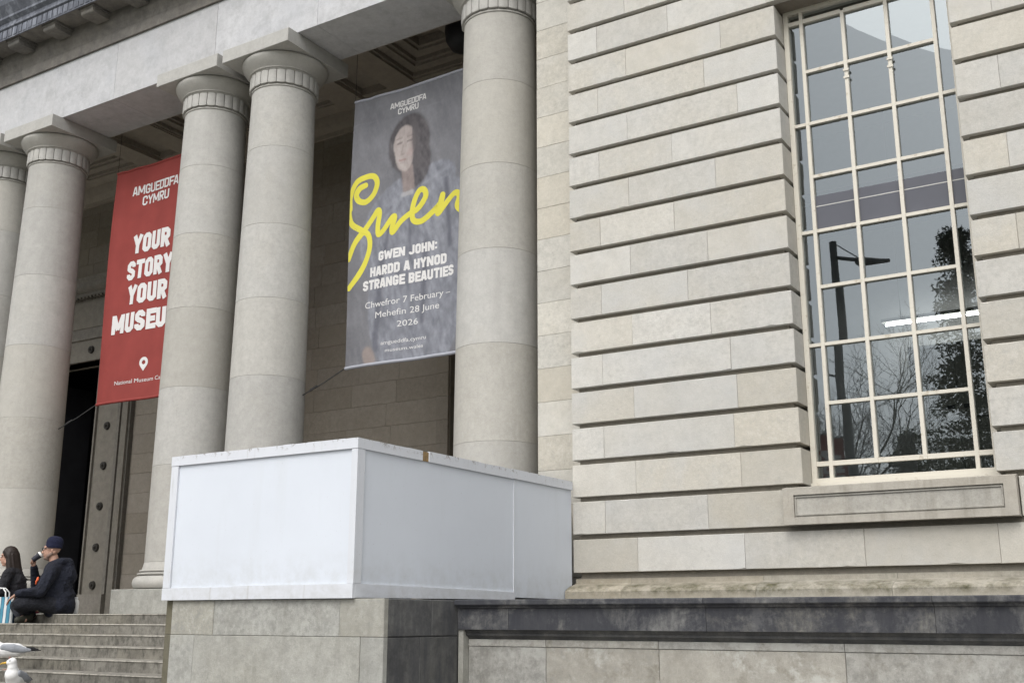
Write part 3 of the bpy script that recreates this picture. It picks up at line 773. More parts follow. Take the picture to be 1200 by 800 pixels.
# ------------------------------------------------------------------ white boxed-in hoarding
hb = empty('plywood_hoarding', 'white painted plywood box enclosing the top of the pedestal', 'hoarding', (-6.5, 8, .155))
BX0, BX1, BY0, BY1, BZ0, BZ1 = -7.585, -5.516, 6.575, 9.985, .158, 1.368
mb = MB(); mb.box(BX0+.02, BX1-.02, BY0+.010, BY0+.03, BZ0+.05, BZ1-.03); mb.build('front_panel', M['white'], hb)
mb = MB(); mb.box(BX1-.04, BX1-.010, BY0+.042, 8.878, BZ0+.05, BZ1-.03); mb.build('side_panel', M['white'], hb)
mb = MB(); mb.box(BX1-.04, BX1-.009, 8.886, BY1, BZ0+.04, BZ1-.03); mb.build('side_panel', M['white'], hb)
mb = MB(); mb.box(BX0+.02, BX0+.04, BY0+.042, BY1, BZ0, BZ1-.03); mb.build('side_panel', M['white'], hb)
mb = MB(); mb.box(BX0+.01, BX1-.01, BY0+.01, BY1, BZ1-.028, BZ1-.012); mb.build('lid', M['whitetrim'], hb)
def wavy_batten(mb, x0, x1, y0, y1, z0, z1, along, n=14, amp=.004, seed=1):
    rr = random.Random(seed); 
    L = (x1-x0) if along == 'x' else (y1-y0)
    for i in range(n):
        a, b = i/n, (i+1)/n
        if along == 'x': q = (x0+(x1-x0)*a, x0+(x1-x0)*b, y0, y1)
        else: q = (x0, x1, y0+(y1-y0)*a, y0+(y1-y0)*b)
        mb.box(*q, z0, z1+rr.uniform(-amp, amp*.3))
def batten_tilt(mb, pts, t, axis):                                   # four corners (along, z) -> slab of thickness t
    pass
mb = MB(); wavy_batten(mb, BX0-.012, BX1+.010, BY0-.012, BY0+.018, BZ1-.083, BZ1, 'x', 16, .003, 3); mb.build('top_batten', M['whitetrim'], hb)
mb = MB(); wavy_batten(mb, BX1-.016, BX1+.008, BY0+.019, 7.405, BZ1-.083, BZ1, 'y', 8, .003, 4); tag(mb.build('top_batten', M['whitetrim'], hb), 'flaking white batten along the top edge')
mb = MB(); wavy_batten(mb, BX1-.016, BX1+.008, 7.50, 8.82, BZ1-.083, BZ1+.006, 'y', 10, .003, 5); mb.build('top_batten', M['whitetrim'], hb)
mb = MB(); wavy_batten(mb, BX1-.016, BX1+.009, 8.824, BY1, BZ1-.08, BZ1+.01, 'y', 5, .002, 6); mb.build('top_batten', M['whitetrim'], hb)
mb = MB(); mb.box(BX1-.015, BX1-.002, 7.40, 7.505, BZ1-.082, BZ1-.003); tag(mb.build('bare_board', M['wood'], hb), 'bare brown wood where a piece of the white trim has broken off')
mb = MB(); mb.box(BX0-.012, BX1-1.25, BY0-.010, BY0+.018, BZ0-.006, BZ0+.093); mb.build('base_batten', M['whitetrim'], hb)
mb = MB(); mb.box(BX1-1.247, BX1+.006, BY0-.013, BY0+.018, BZ0-.004, BZ0+.101); mb.build('base_batten', M['whitetrim'], hb)
mb = MB()                                                            # side base batten, narrowing away from the corner
ya, yb = BY0+.019, 8.87
n0 = len(mb.v)
mb.v += [(BX1+.008,ya,BZ0),(BX1+.008,yb,BZ0+.02),(BX1+.008,yb,BZ0+.088),(BX1+.008,ya,BZ0+.104),(BX1-.016,ya,BZ0),(BX1-.016,yb,BZ0+.02),(BX1-.016,yb,BZ0+.088),(BX1-.016,ya,BZ0+.104)]
for q in ((0,1,2,3),(4,7,6,5),(3,2,6,7),(0,4,5,1),(0,3,7,4),(1,5,6,2)): mb.face([n0+i for i in q])
mb.build('base_batten', M['whitetrim'], hb)
mb = MB(); mb.box(BX0-.010, BX0+.075, BY0-.008, BY0+.018, BZ0+.0945, BZ1-.0845); mb.build('corner_batten', M['whitetrim'], hb)
mb = MB(); mb.box(BX1-.055, BX1+.007, BY0-.008, BY0+.017, BZ0+.1025, BZ1-.0845); mb.build('corner_batten', M['whitetrim'], hb)
mb = MB(); mb.box(BX1-.016, BX1+.0055, BY0+.0185, BY0+.085, BZ0+.106, BZ1-.0845); mb.build('corner_batten', M['whitetrim'], hb)
mb = MB(); mb.box(BX1-.014, BX1-.001, 8.862, 8.880, BZ0+.06, BZ1-.085); mb.build('joint_strip', M['whitetrim'], hb)
#@@PART2@@
# ------------------------------------------------------------------ lettering drawn as strokes of ink
def ribbon(mb, pts, wd, y, closed=False):
    """flat mitred stroke in the (x,z) plane at depth y"""
    P = [Vector((p[0], p[1])) for p in pts]; n = len(P); Lf = []; Rt = []
    for i in range(n):
        a = P[i-1] if (i > 0 or closed) else None
        b = P[(i+1) % n] if (i < n-1 or closed) else None
        d1 = (P[i]-a).normalized() if a is not None else None
        d2 = (b-P[i]).normalized() if b is not None else None
        if d1 is None: d1 = d2
        if d2 is None: d2 = d1
        n1 = Vector((-d1.y, d1.x)); n2 = Vector((-d2.y, d2.x)); m = (n1+n2)
        m = m.normalized() if m.length > 1e-4 else n1
        k = 1/max(m.dot(n1), .5); Lf.append(P[i]+m*wd/2*k); Rt.append(P[i]-m*wd/2*k)
    b = len(mb.v)
    for l, r in zip(Lf, Rt): mb.v += [(l.x, y, l.y), (r.x, y, r.y)]
    for i in range(n if closed else n-1):
        j = (i+1) % n; mb.face([b+2*i, b+2*i+1, b+2*j+1, b+2*j])
S_ = .20
def glyph(ch, w=.56, s=S_):
    l, r, b, t, m, mx = s/2, w-s/2, s/2, 1-s/2, .5, w/2; c = .10
    box = [(l+c,b),(r-c,b),(r,b+c),(r,t-c),(r-c,t),(l+c,t),(l,t-c),(l,b+c)]
    D = {
     'O': [('c', box)], '0': [('c', box)],
     'U': [[(l,1),(l,b+c),(l+c,b),(r-c,b),(r,b+c),(r,1)]],
     'C': [[(r,.63),(r,t-c),(r-c,t),(l+c,t),(l,t-c),(l,b+c),(l+c,b),(r-c,b),(r,b+c),(r,.37)]],
     'G': [[(r,.66),(r,t-c),(r-c,t),(l+c,t),(l,t-c),(l,b+c),(l+c,b),(r-c,b),(r,b+c),(r,.46)],[(r+s/2,.45),(mx-.02,.45)]],
     'S': [[(r,.68),(r,t-c),(r-c,t),(l+c,t),(l,t-c),(l,m+.12),(l+c,m+.03),(r-c,m-.03),(r,m-.12),(r,b+c),(r-c,b),(l+c,b),(l,b+c),(l,.32)]],
     'D': [('c', [(l,b),(r-c,b),(r,b+c),(r,t-c),(r-c,t),(l,t)])],
     'R': [[(l,0),(l,t),(r-c,t),(r,t-c),(r,m+.06),(r-c,m-.03),(l,m-.03)],[(mx-.02,m-.03),(r+.02,0)]],
     'B': [('c', [(l,b),(r-c,b),(r,b+c),(r,m-.12),(r-c*.8,m),(r,m+.12),(r,t-c),(r-c,t),(l,t)]),[(l,m),(r-c,m)]],
     'A': [[(l-.03,0),(mx-.035,1)],[(mx+.035,1),(r+.03,0)],[(l+.05,.27),(r-.05,.27)]],
     'M': [[(l,0),(l,1)],[(l+.02,.95),(w*.70,.22)],[(w*.70,.22),(w*1.40-s/2-.02,.95)],[(w*1.40-s/2,1),(w*1.40-s/2,0)]],
     'N': [[(l,0),(l,1)],[(l+.02,.95),(r+.06,.05)],[(r+.08,1),(r+.08,0)]],
     'H': [[(l,0),(l,1)],[(r,0),(r,1)],[(l,m),(r,m)]],
     'T': [[(0,t),(w,t)],[(mx,t),(mx,0)]],
     'E': [[(w,t),(l,t),(l,b),(w,b)],[(l,m),(w-.05,m)]],
     'F': [[(w,t),(l,t),(l,0)],[(l,m-.02),(w-.06,m-.02)]],
     'Y': [[(l-.05,1),(mx,.46)],[(r+.05,1),(mx,.46)],[(mx,.5),(mx,0)]],
     'J': [[(l,.3),(l,b+c),(l+c,b),(r-c,b),(r,b+c),(r,1)]],
     'W': [[(l-.03,1),(w*.42,0)],[(w*.42,0),(w*.80,.85)],[(w*.80,.85),(w*1.18,0)],[(w*1.18,0),(w*1.6-s/2+.03,1)]],
     'I': [[(l,0),(l,1)]], ':': [[(l,.12),(l,.34)],[(l,.62),(l,.84)]], ' ': []}
    adv = {'M': w*1.40, 'W': w*1.6, 'N': w+.08, 'I': s, ':': s, ' ': .26, 'E': w*.9, 'F': w*.86, 'T': w*.95}.get(ch, w)
    return D[ch], adv
def heavy(text, cx, z0, h, width, y, parent, name='lettering', s=S_, gap=.06, mat='ink', off=(0,0)):
    """heavy condensed capitals fitted into a width, centred on cx"""
    tot = sum(glyph(c, s=s)[1]+gap for c in text)-gap
    kx = width/tot; x = cx-width/2; mb = MB(); lay = 0
    for c in text:
        strokes, adv = glyph(c, s=s)
        for st_ in strokes:
            cl = isinstance(st_, tuple); pts = st_[1] if cl else st_
            q = [(x+px*kx, z0+pz*h) for px,pz in pts]
            ribbon(mb, q, s*kx*1.0, y-.0004*(lay % 6), cl); lay += 1
        x += (adv+gap)*kx
    mb.v = [(p[0]+off[0], p[1]+wave(p[0],p[2]), p[2]+off[1]) for p in mb.v]
    return mb.build(name, M[mat], parent)
def light_text(text, cx, z0, cap, width, y, parent, off, bold=0.0):
    cu = bpy.data.curves.new('type', 'FONT'); cu.body = text; cu.size = 1.0; cu.offset = bold; cu.resolution_u = 3
    o = bpy.data.objects.new('type', cu); COL.objects.link(o)
    dg = bpy.context.evaluated_depsgraph_get(); me = bpy.data.meshes.new_from_object(o.evaluated_get(dg))
    bpy.data.objects.remove(o); bpy.data.curves.remove(cu)
    xs_ = [v.co.x for v in me.vertices]; a, b = min(xs_), max(xs_)
    kx = width/(b-a); kz = cap/.729
    mb = MB(); mb.v = []
    for v in me.vertices:
        x = cx-width/2+(v.co.x-a)*kx; z = z0+v.co.y*kz
        mb.v.append((x+off[0], y+wave(x, z), z+off[1]))
    for p in me.polygons: mb.face(list(p.vertices))
    bpy.data.meshes.remove(me)
    return mb.build('small_lettering', M['ink'], parent)
def wave(x, z):
    return .016*sin(2.3*x+.5*z) + .011*sin(5.1*x-1.3*z+1) * (1 if z < 3.6 else .6) + .004*sin(10.3*x+.9*z) - .01*sin(.8*z) + .013*math.exp(-((x+.82)/.16)**2)*sin(15*x)*(.4+.15*z) + .008*math.exp(-((x-.75)/.2)**2)*sin(13*x)
def banner(label, cx, y, mat, hem, group, nx=52, nz=60):
    W, H, Z0 = 2.05, 3.975, 3.355
    root = empty('hanging_banner', label, 'banner', (cx, y, Z0), group)
    mb = MB()
    for side in (0, .006):
        for j in range(nz+1):
            for i in range(nx+1):
                x = -W/2+W*i/nx; z = H*j/nz; mb.v.append((cx+x, y+side+wave(x,z), Z0+z))
    A = (nx+1)*(nz+1)
    for j in range(nz):
        for i in range(nx):
            a = j*(nx+1)+i; q = [a,a+1,a+nx+2,a+nx+1]
            mb.face(q); mb.face([A+k for k in q[::-1]])
    edge = [i for i in range(nx+1)]+[j*(nx+1)+nx for j in range(1,nz+1)]+[nz*(nx+1)+i for i in range(nx-1,-1,-1)]+[j*(nx+1) for j in range(nz-1,0,-1)]
    for a,b in zip(edge, edge[1:]+edge[:1]): mb.face([a, A+a, A+b, b])
    c = mb.build('cloth', M[mat], root, smooth=60)
    for z,rr_,nm in ((H+.008,.022,'top_rail'),(-.006,.024,'bottom_rail')):
        mb = MB(); pts = [(cx-W/2+W*i/nx, y+.004+wave(-W/2+W*i/nx, z), Z0+z) for i in range(nx+1)]
        mb.tube(pts, rr_, 10); mb.build(nm, M[hem], root, smooth=50)
    for sx in (-1,1):
        mb = MB(); p0 = Vector((cx+sx*W/2, y, Z0)); p1 = Vector((cx+sx*1.42, 10.98, Z0-.42)); mb.tube([p0, p0.lerp(p1,.5)+Vector((0,0,-.015)), p1], .008, 6)
        q = p0.lerp(p1, .72); mb.tube([q-(p1-p0).normalized()*.06, q+(p1-p0).normalized()*.06], .016, 6)
        mb.build('rope', M['rope'], root, smooth=50)
        mb = MB(); p0 = Vector((cx+sx*W/2, y, Z0+H)); mb.tube([p0, (cx+sx*W/2, y, 8.9)], .0035, 6); mb.build('rope', M['rope'], root, smooth=50)
    return root, (cx, Z0), c
GRP = 'banners hung between the porch columns'
# red banner
rb, O1, _ = banner('red banner with pale lettering and a map pin, hung left of the paired columns', -14.0, 11.35, 'red', 'red', GRP)
yb_ = 11.345
heavy('AMGUEDDFA', -.035, 3.490, .160, 1.10, yb_, rb, off=O1, s=.15, gap=.07)
heavy('CYMRU', -.015, 3.285, .160, .66, yb_, rb, off=O1, s=.15, gap=.07)
for x0 in (.04,):
    mb = MB(); ribbon(mb, [(.05,3.638),(.288,3.638)], .024, yb_); mb.v = [(p[0]+O1[0], p[1]+wave(p[0],p[2]), p[2]+O1[1]) for p in mb.v]; mb.build('lettering', M['ink'], rb)
for tx,z,wd in (('YOUR',2.455,.88),('STORY',2.01,1.06),('YOUR',1.585,.90),('MUSEUM',1.125,1.58)):
    heavy(tx, -.02 if tx != 'MUSEUM' else -.01, z-.005, .32, wd, yb_, rb, off=O1, s=.225)
mb = MB(); pts = []                                                  # map pin with a hole
for i in range(33):
    a = R(-40)+R(260)*i/32; pts.append((.030+.088*cos(a), .575+.088*sin(a)))
ring_o = pts+[(.030,.435)]
n = len(ring_o)
for i,(x,z) in enumerate(ring_o): mb.v.append((x, yb_, z))
for i in range(n):
    dx, dz = ring_o[i][0]-.030, ring_o[i][1]-.575; L = math.hypot(dx, dz); mb.v.append((.030+dx/L*.036, yb_, .575+dz/L*.036))
for i in range(n): mb.face([i, (i+1) % n, n+(i+1) % n, n+i])
mb.v = [(p[0]+O1[0], p[1]+wave(p[0],p[2]), p[2]+O1[1]) for p in mb.v]; mb.build('map_pin', M['ink'], rb)
light_text('National Museum Cardiff', .03, .262, .068, 1.24, yb_, rb, O1, 0)
# grey exhibition banner
C2 = -8.82
gb, O2, gcloth = banner('grey blue exhibition banner with yellow script over a painted figure, left of the rightmost column', C2, 11.40, 'pbg', 'hem', GRP, 130, 250)
yg_ = 11.395
def soft(d, w): return max(0.0, min(1.0, .5-d/(w*.62)))
def ell(x, z, cx, cz, rx, rz, rot=0.0):
    dx, dz = x-cx, z-cz; c_, s_ = cos(rot), sin(rot); u, v = dx*c_+dz*s_, -dx*s_+dz*c_
    return (math.hypot(u/rx, v/rz)-1)*min(rx, rz)
def seg(x, z, x0, z0, x1, z1, r):
    vx, vz = x1-x0, z1-z0; t = max(0, min(1, ((x-x0)*vx+(z-z0)*vz)/(vx*vx+vz*vz))); return math.hypot(x-x0-vx*t, z-z0-vz*t)-r
def lerp(a, b, t): return tuple(p+(q-p)*t for p,q in zip(a,b))
def paint(x, z):
    """a generic dark-haired sitter in a blue-grey coat, brushed softly on a grey ground"""
    N3 = lambda s_, k: mnoise.fractal(Vector((x*s_, z*s_, k)), 1.0, 2.1, 5)
    wx, wz = x+.008*N3(11,1.3), z+.008*N3(11,7.7)
    n1 = N3(2.2,3.1); n2 = mnoise.fractal(Vector((x*16+z*5, z*7, 4.4)), 1.0, 2.0, 4); n3 = mnoise.noise(Vector((x*45, z*30, 2.0)))
    c = lerp((.135,.136,.148), (.17,.171,.184), .5+.8*n1)
    c = lerp(c, (.20,.20,.22), .35*max(0, n2))
    # coat
    d = min(ell(wx,wz,.16,1.75,.98,.92), ell(wx,wz,.15,.9,.80,1.25), ell(wx,wz,.42,2.42,.40,.30,.5))
    k = soft(d,.05); cc = lerp((.165,.172,.198), (.225,.233,.262), .5+.9*n2); cc = lerp(cc, (.135,.14,.16), max(0, N3(4,9))*.9)
    for q in ((-.42,1.5,-.5,.2,.05),(.30,1.6,.26,.5,.035),(.62,2.45,.70,1.5,.035),(.02,2.1,.06,1.4,.02),(-.30,2.2,-.38,1.5,.03)): cc = lerp(cc, (.095,.097,.118), .75*soft(seg(wx,wz,*q),.07))
    for q in ((-.15,2.3,-.55,1.9,.03),(.25,2.45,.66,2.62,.03),(.45,2.2,.5,1.2,.04)): cc = lerp(cc, (.265,.275,.305), .5*soft(seg(wx,wz,*q),.08))
    c = lerp(c, cc, k)
    # hair
    d = min(ell(wx,wz,-.02,3.12,.37,.45), ell(wx,wz,.10,2.82,.27,.40)); hc = lerp((.060,.054,.058), (.10,.092,.096), .5+.9*n2)
    c = lerp(c, hc, .9*soft(d,.07))
    # neck, collar, face
    c = lerp(c, lerp((.20,.165,.158),(.25,.21,.20),.5+.6*n2), soft(seg(wx,wz,-.04,2.72,.0,2.44,.105),.05))
    c = lerp(c, (.34,.34,.35), .8*soft(seg(wx,wz,-.10,2.36,.06,2.37,.035),.04))
    f = soft(min(ell(wx,wz,-.10,3.12,.20,.29,.06), ell(wx,wz,-.10,2.98,.165,.27,.08)),.035)
    fc = lerp((.315,.275,.262), (.375,.335,.32), .5+.7*n2); fc = lerp(fc, (.225,.185,.18), .75*soft(ell(wx,wz,.09,3.02,.075,.30),.10)); fc = lerp(fc, (.34,.265,.255), .6*soft(ell(wx,wz,-.0,2.98,.07,.05),.08))
    for q,col_,am in (((-.235,3.155,-.165,3.165,.013),(.14,.115,.115),.75),((-.055,3.16,.03,3.155,.013),(.14,.115,.115),.75),((-.25,3.225,-.165,3.235,.010),(.17,.14,.135),.6),((-.06,3.235,.04,3.225,.010),(.17,.14,.135),.6),((-.135,3.12,-.155,3.01,.010),(.24,.20,.19),.6),((-.165,2.985,-.12,2.98,.012),(.21,.17,.165),.7),((-.19,2.895,-.09,2.893,.016),(.25,.155,.15),.75),((-.17,2.855,-.10,2.855,.008),(.22,.18,.175),.5)): fc = lerp(fc, col_, am*soft(seg(wx,wz,*q),.022))
    c = lerp(c, fc, f)
    c = lerp(c, (.095,.088,.092), .85*soft(seg(wx,wz,.055,3.42,.13,2.75,.055),.06)*(1 if wx > .02 else .3))
    # a hand low on the left
    c = lerp(c, (.26,.215,.195), .8*soft(ell(wx,wz,-.60,.10,.10,.16,.4),.05))
    g = 1+.10*n3+.06*n2
    return tuple(max(.02, v*g) for v in c)
def painted_cloth(o):
    me = o.data; at = me.color_attributes.new('paint', 'FLOAT_COLOR', 'POINT'); buf = []
    org = o['_org']
    for v in me.vertices:
        x, z = v.co.x, v.co.z; buf += [*paint(x, z), 1.0]
    at.data.foreach_set('color', buf)
    N = NT('printed_canvas'); k = N.n('ShaderNodeVertexColor', layer_name='paint'); P = N.coord()
    N.bump(N.noise(P, 60, 3), .1, .004); me.materials[0] = N.finish(k.outputs[0], .7, .25)
painted_cloth(gcloth)
o2 = O2
heavy('AMGUEDDFA', -.06, 3.720, .088, .64, 11.3985, gb, off=o2, s=.15, gap=.07)
heavy('CYMRU', -.06, 3.612, .088, .375, 11.3985, gb, off=o2, s=.15, gap=.07)
mb = MB(); ribbon(mb, [(-.010,3.8015),(.128,3.8015)], .013, 11.3983); mb.v = [(p[0]+O2[0], p[1]+wave(p[0],p[2]), p[2]+O2[1]) for p in mb.v]; mb.build('lettering', M['ink'], gb)
heavy('GWEN JOHN:', 0.0, 1.458, .132, .98, 11.3985, gb, off=o2, s=.21, gap=.06)
heavy('HARDD A HYNOD', 0.01, 1.243, .138, 1.28, 11.3985, gb, off=o2, s=.21, gap=.06)
heavy('STRANGE BEAUTIES', 0.015, 1.058, .138, 1.53, 11.3985, gb, off=o2, s=.21, gap=.06)
light_text('Chwefror 7 February \u2013', 0.015, .795, .095, 1.42, 11.3985, gb, o2, 0)
light_text('Mehefin 28 June', 0.02, .636, .092, 1.05, 11.3985, gb, o2, 0)
light_text('2026', 0.03, .468, .086, .33, 11.3985, gb, o2, 0)
light_text('amgueddfa.cymru', -.03, .245, .056, .73, 11.3985, gb, o2, 0)
light_text('museum.wales', -.015, .138, .050, .61, 11.3985, gb, o2, 0)
# brush script
def cat(P, n=7):
    P = [Vector(p) for p in P]; out = []; k = len(P)
    for i in range(k-1):
        p0 = P[max(i-1,0)]; p1 = P[i]; p2 = P[i+1]; p3 = P[min(i+2,k-1)]
        for j in range(n):
            t = j/n; out.append(.5*((2*p1)+(-p0+p2)*t+(2*p0-5*p1+4*p2-p3)*t*t+(-p0+3*p1-3*p2+p3)*t**3))
    out.append(P[-1]); return out
G1=[(-.914,2.303),(-.915,2.499),(-.822,2.692),(-.66,2.764),(-.523,2.741),(-.468,2.626),(-.524,2.476),(-.652,2.386),(-.762,2.409),(-.813,2.504),(-.762,2.597),(-.674,2.637)]
G2=[(-.916,2.353),(-.926,2.225),(-.871,2.076),(-.722,1.97),(-.591,1.873),(-.56,1.693),(-.624,1.485),(-.749,1.287),(-.896,1.139)]
G3=[(-.917,1.567),(-.811,1.786),(-.645,1.978),(-.524,2.114),(-.436,2.215),(-.404,2.154),(-.427,1.984),(-.411,1.855),(-.318,1.9),(-.173,2.055),(-.128,2.046),(-.168,1.903),(-.147,1.837),(-.022,1.969),(.123,2.05),(.268,2.099),(.391,2.245),(.37,2.352),(.29,2.359),(.209,2.235),(.17,2.071),(.2,1.941),(.328,1.907),(.487,1.993),(.634,2.117),(.667,2.227),(.634,2.117),(.594,1.972),(.698,2.073),(.837,2.183),(.924,2.195),(.96,2.127),(.927,2.012),(.997,1.937),(1.09,1.958)]
mb = MB(); lay = 0
for G in (G1,G2,G3):
    P = [Vector((x-.10, z)) for x,z in cat(G)]
    for i in range(len(P)-1):
        d = (P[i+1]-P[i]); 
        if d.length < 1e-5: continue
        d.normalize(); nn = Vector((-d.y, d.x))*.043; yy = 11.3993-.000004*lay; lay += 1
        b = len(mb.v); k = 9
        ring_ = [P[i]+nn*cos(a)-d*.043*sin(a) for a in [pi*j/k for j in range(k+1)]]+[P[i+1]-nn*cos(a)+d*.043*sin(a) for a in [pi*j/k for j in range(k+1)]]
        for q in ring_: mb.v.append((min(max(q.x,-1.022),1.022)+O2[0], yy+wave(q.x,q.y), q.y+O2[1]))
        mb.face(range(b, b+len(ring_)))
mb.build('script_lettering', M['yellow'], gb)

# ------------------------------------------------------------------ lantern under the porch ceiling
gl_ = empty('hanging_lantern', 'dark round lantern hanging under the porch ceiling behind the rightmost column', 'lantern', (-8.40, 12.05, 8.3))
mb = MB(); mb.revolve([(.06,8.06),(.17,8.10),(.245,8.22),(.27,8.38),(.25,8.54),(.17,8.65),(.08,8.70),(.05,8.72)], -8.40, 12.05, 24); mb.build('globe', M['black'], gl_, smooth=40)
mb = MB(); mb.tube([(-8.40,12.05,8.72),(-8.40,12.05,9.0)], .014, 8); mb.ball((-8.40,12.05,8.9), .05); mb.build('chain', M['black'], gl_)

# ------------------------------------------------------------------ people
M['skin'] = plain('skin', (.42,.25,.185), .55, .08, 14)
M['navy'] = plain('navy_jacket', (.011,.013,.022), .85, .35, 9, bump=1.0, bs=1.4, bd=.05)
M['trous'] = plain('dark_trousers', (.015,.016,.021), .9, .3, 10, bump=1.0, bs=1.4, bd=.05)
M['blackcoat'] = plain('black_jacket', (.013,.013,.016), .8, .3, 9, bump=1.0, bs=1.4, bd=.05)
M['beanie'] = plain('navy_knit', (.011,.013,.034), .95, .35, 70, bump=.6)
M['hair'] = plain('dark_brown_hair', (.022,.015,.012), .55, .4, 30, stretch=(6,6,1))
M['boot'] = plain('dark_olive_boot', (.035,.035,.026), .7, .2)
M['stubble'] = plain('grey_stubble', (.19,.13,.105), .8, .2, 40)
M['orange'] = plain('orange_strap', (.75,.14,.05), .5)
M['pink'] = plain('pink_cloth', (.55,.07,.16), .8)
M['lid'] = plain('white_lid', (.7,.7,.68), .4, .04)
M['cup'] = plain('black_paper_cup', (.02,.021,.03), .5)
def limbs(mb, pts, rads):
    for (a,ra),(b,rb_) in zip(zip(pts,rads), list(zip(pts,rads))[1:]): mb.limb(a, b, ra, rb_)
def hand(mb, wrist, direc, palm_n, spread_, curl, size=1.0, thumb=1):
    """palm, four unequal bent fingers and a thumb; direc = pointing, palm_n = out of the palm"""
    w_ = Vector(wrist); d = Vector(direc).normalized(); nrm = Vector(palm_n); nrm = (nrm-d*nrm.dot(d)).normalized(); s = d.cross(nrm)
    for k in (-1.2,-.4,.4,1.2): mb.limb(w_+s*k*.014*size, w_+d*.085*size+s*k*.0185*size, .0155*size, .0125*size)
    for k,(o_,L) in enumerate(((-1.5,.066),(-.5,.078),(.5,.074),(1.5,.058))):
        base = w_+d*.085*size+s*o_*.0185*size; dd = (d+s*o_*spread_).normalized(); ang = 0; p = base
        for seg,(fr_,cu) in enumerate(((.45,curl),(.32,curl*1.15),(.23,curl*.8))):
            ang += cu; v = (dd*cos(ang)+nrm*sin(ang)); q = p+v*L*fr_*size*1.15; mb.limb(p, q, (.0098-.0008*seg)*size, (.0092-.001*seg)*size, n=8, steps=3); p = q
    b0 = w_+d*.022*size+s*thumb*.022*size; b1 = b0+(d*.55+s*thumb*.75+nrm*.35).normalized()*.042*size; b2 = b1+(d*.8+s*thumb*.15+nrm*.5).normalized()*.032*size
    mb.limb(b0, b1, .015*size, .0115*size, n=8, steps=3); mb.limb(b1, b2, .0115*size, .009*size, n=8, steps=3)
def head(mb, c, f=(1,0,0), size=1.0):
    c = Vector(c); f = Vector(f).normalized(); u = Vector((0,0,1)); u = (u-f*u.dot(f)).normalized(); s = u.cross(f)
    Mx = Matrix((f,s,u)).transposed()
    P = lambda a,b,d: c+(f*a+s*b+u*d)*size
    mb.ball(P(-.012,0,.035), .094*size, 1.05, .82, .98, rot=Mx); mb.ball(P(.028,0,-.03), .07*size, .92, .84, 1.15, rot=Mx)
    mb.limb(P(.055,0,-.092), P(.03,0,-.085), .028*size, .045*size)                   # chin and jaw
    for k in (-1,1):
        mb.limb(P(.02,k*.045,-.07), P(-.03,k*.055,-.03), .024*size, .026*size)
        mb.ball(P(-.012,k*.082,-.005), .024*size, .7, .38, 1.15, n=8, rot=Mx)       # ears
        mb.ball(P(.082,k*.033,.018), .0125*size, n=8)                                  # lids
        mb.limb(P(.085,k*.014,.038), P(.07,k*.055,.036), .011*size, .010*size, n=8, steps=3)   # brow
    mb.limb(P(.088,0,.022), P(.108,0,-.026), .0085*size, .0145*size, n=8); mb.ball(P(.098,.011,-.03), .0095*size, n=8); mb.ball(P(.098,-.011,-.03), .0095*size, n=8)
    mb.limb(P(.090,-.018,-.058), P(.090,.018,-.058), .008*size, .008*size, n=8, steps=3); mb.limb(P(.087,-.015,-.068), P(.087,.015,-.068), .009*size, .009*size, n=8, steps=3)
    return P
def eyes(parent, P, size, mw):
    w_ = MB(); d = MB()
    for k in (-1,1):
        w_.ball(P(.0865,k*.033,.0175), .0105*size, n=10); d.ball(P(.0945,k*.033,.0175), .0052*size, n=8)
    w_.build('eyes', M['lid'], parent, smooth=60, mw=mw); d.build('pupils', M['black'], parent, smooth=60, mw=mw)

# the man: local x = forward, y = his left (towards the camera), z up from the seat
mroot = empty('person', 'person in navy beanie and dark jacket sitting cross-legged, drinking from a cup', 'person', (-12.47, 9.14, .058), 'people sitting on the steps', rz=R(180+43))
def MBm(): return MB()
skn = MB()
limbs(skn, [(0,0,.12),(.03,0,.25),(.06,0,.40),(.07,0,.50)], [.145,.135,.15,.13])
limbs(skn, [(.075,-.17,.53),(.075,0,.57),(.075,.17,.53)], [.06,.075,.06])
limbs(skn, [(.08,0,.58),(.115,0,.70)], [.062,.056])
HP = head(skn, (.145,.0,.785), (1,.10,-.02))
limbs(skn, [(0,.10,.09),(.40,.26,.11)], [.085,.06]); limbs(skn, [(.40,.26,.11),(.30,-.04,-.02)], [.058,.04]); limbs(skn, [(.30,-.04,-.02),(.36,-.10,-.06)], [.038,.03])
limbs(skn, [(0,-.10,.09),(.53,-.18,.10)], [.085,.06]); limbs(skn, [(.53,-.18,.10),(.40,.10,-.04)], [.058,.04]); limbs(skn, [(.40,.10,-.04),(.34,.2,-.075)], [.038,.03])
limbs(skn, [(.075,.19,.52),(.18,.29,.265)], [.05,.042]); limbs(skn, [(.18,.29,.265),(.445,.285,.235)], [.042,.03])
hand(skn, (.445,.285,.235), (.72,.05,-.62), (-.62,.0,-.72), .12, .22, 1.0, thumb=-1)
limbs(skn, [(.075,-.19,.52),(.345,-.25,.37)], [.05,.042]); limbs(skn, [(.345,-.25,.37),(.365,-.10,.60)], [.042,.028])
CUP_C = Vector((.318,-.015,.70)); CUP_D = Vector((-.62,-.02,.52)).normalized()
hand(skn, (.365,-.10,.60), (.0,.30,.95), (-.75,.62,-.2), .08, .52, .95, thumb=-1)
o = skn.build('body', M['skin'], mroot, smooth=180); bake_fuse(o, .0062, 2)
eyes(mroot, HP, 1.0, None)
ck = MB()                                                            # jacket
limbs(ck, [(-.01,0,.10),(.02,0,.25),(.05,0,.42),(.065,0,.52)], [.20,.185,.19,.155])
limbs(ck, [(-.05,0,.13),(-.03,.0,.18)], [.135,.18]); limbs(ck, [(-.04,-.12,.10),(-.04,.12,.10)], [.105,.105])
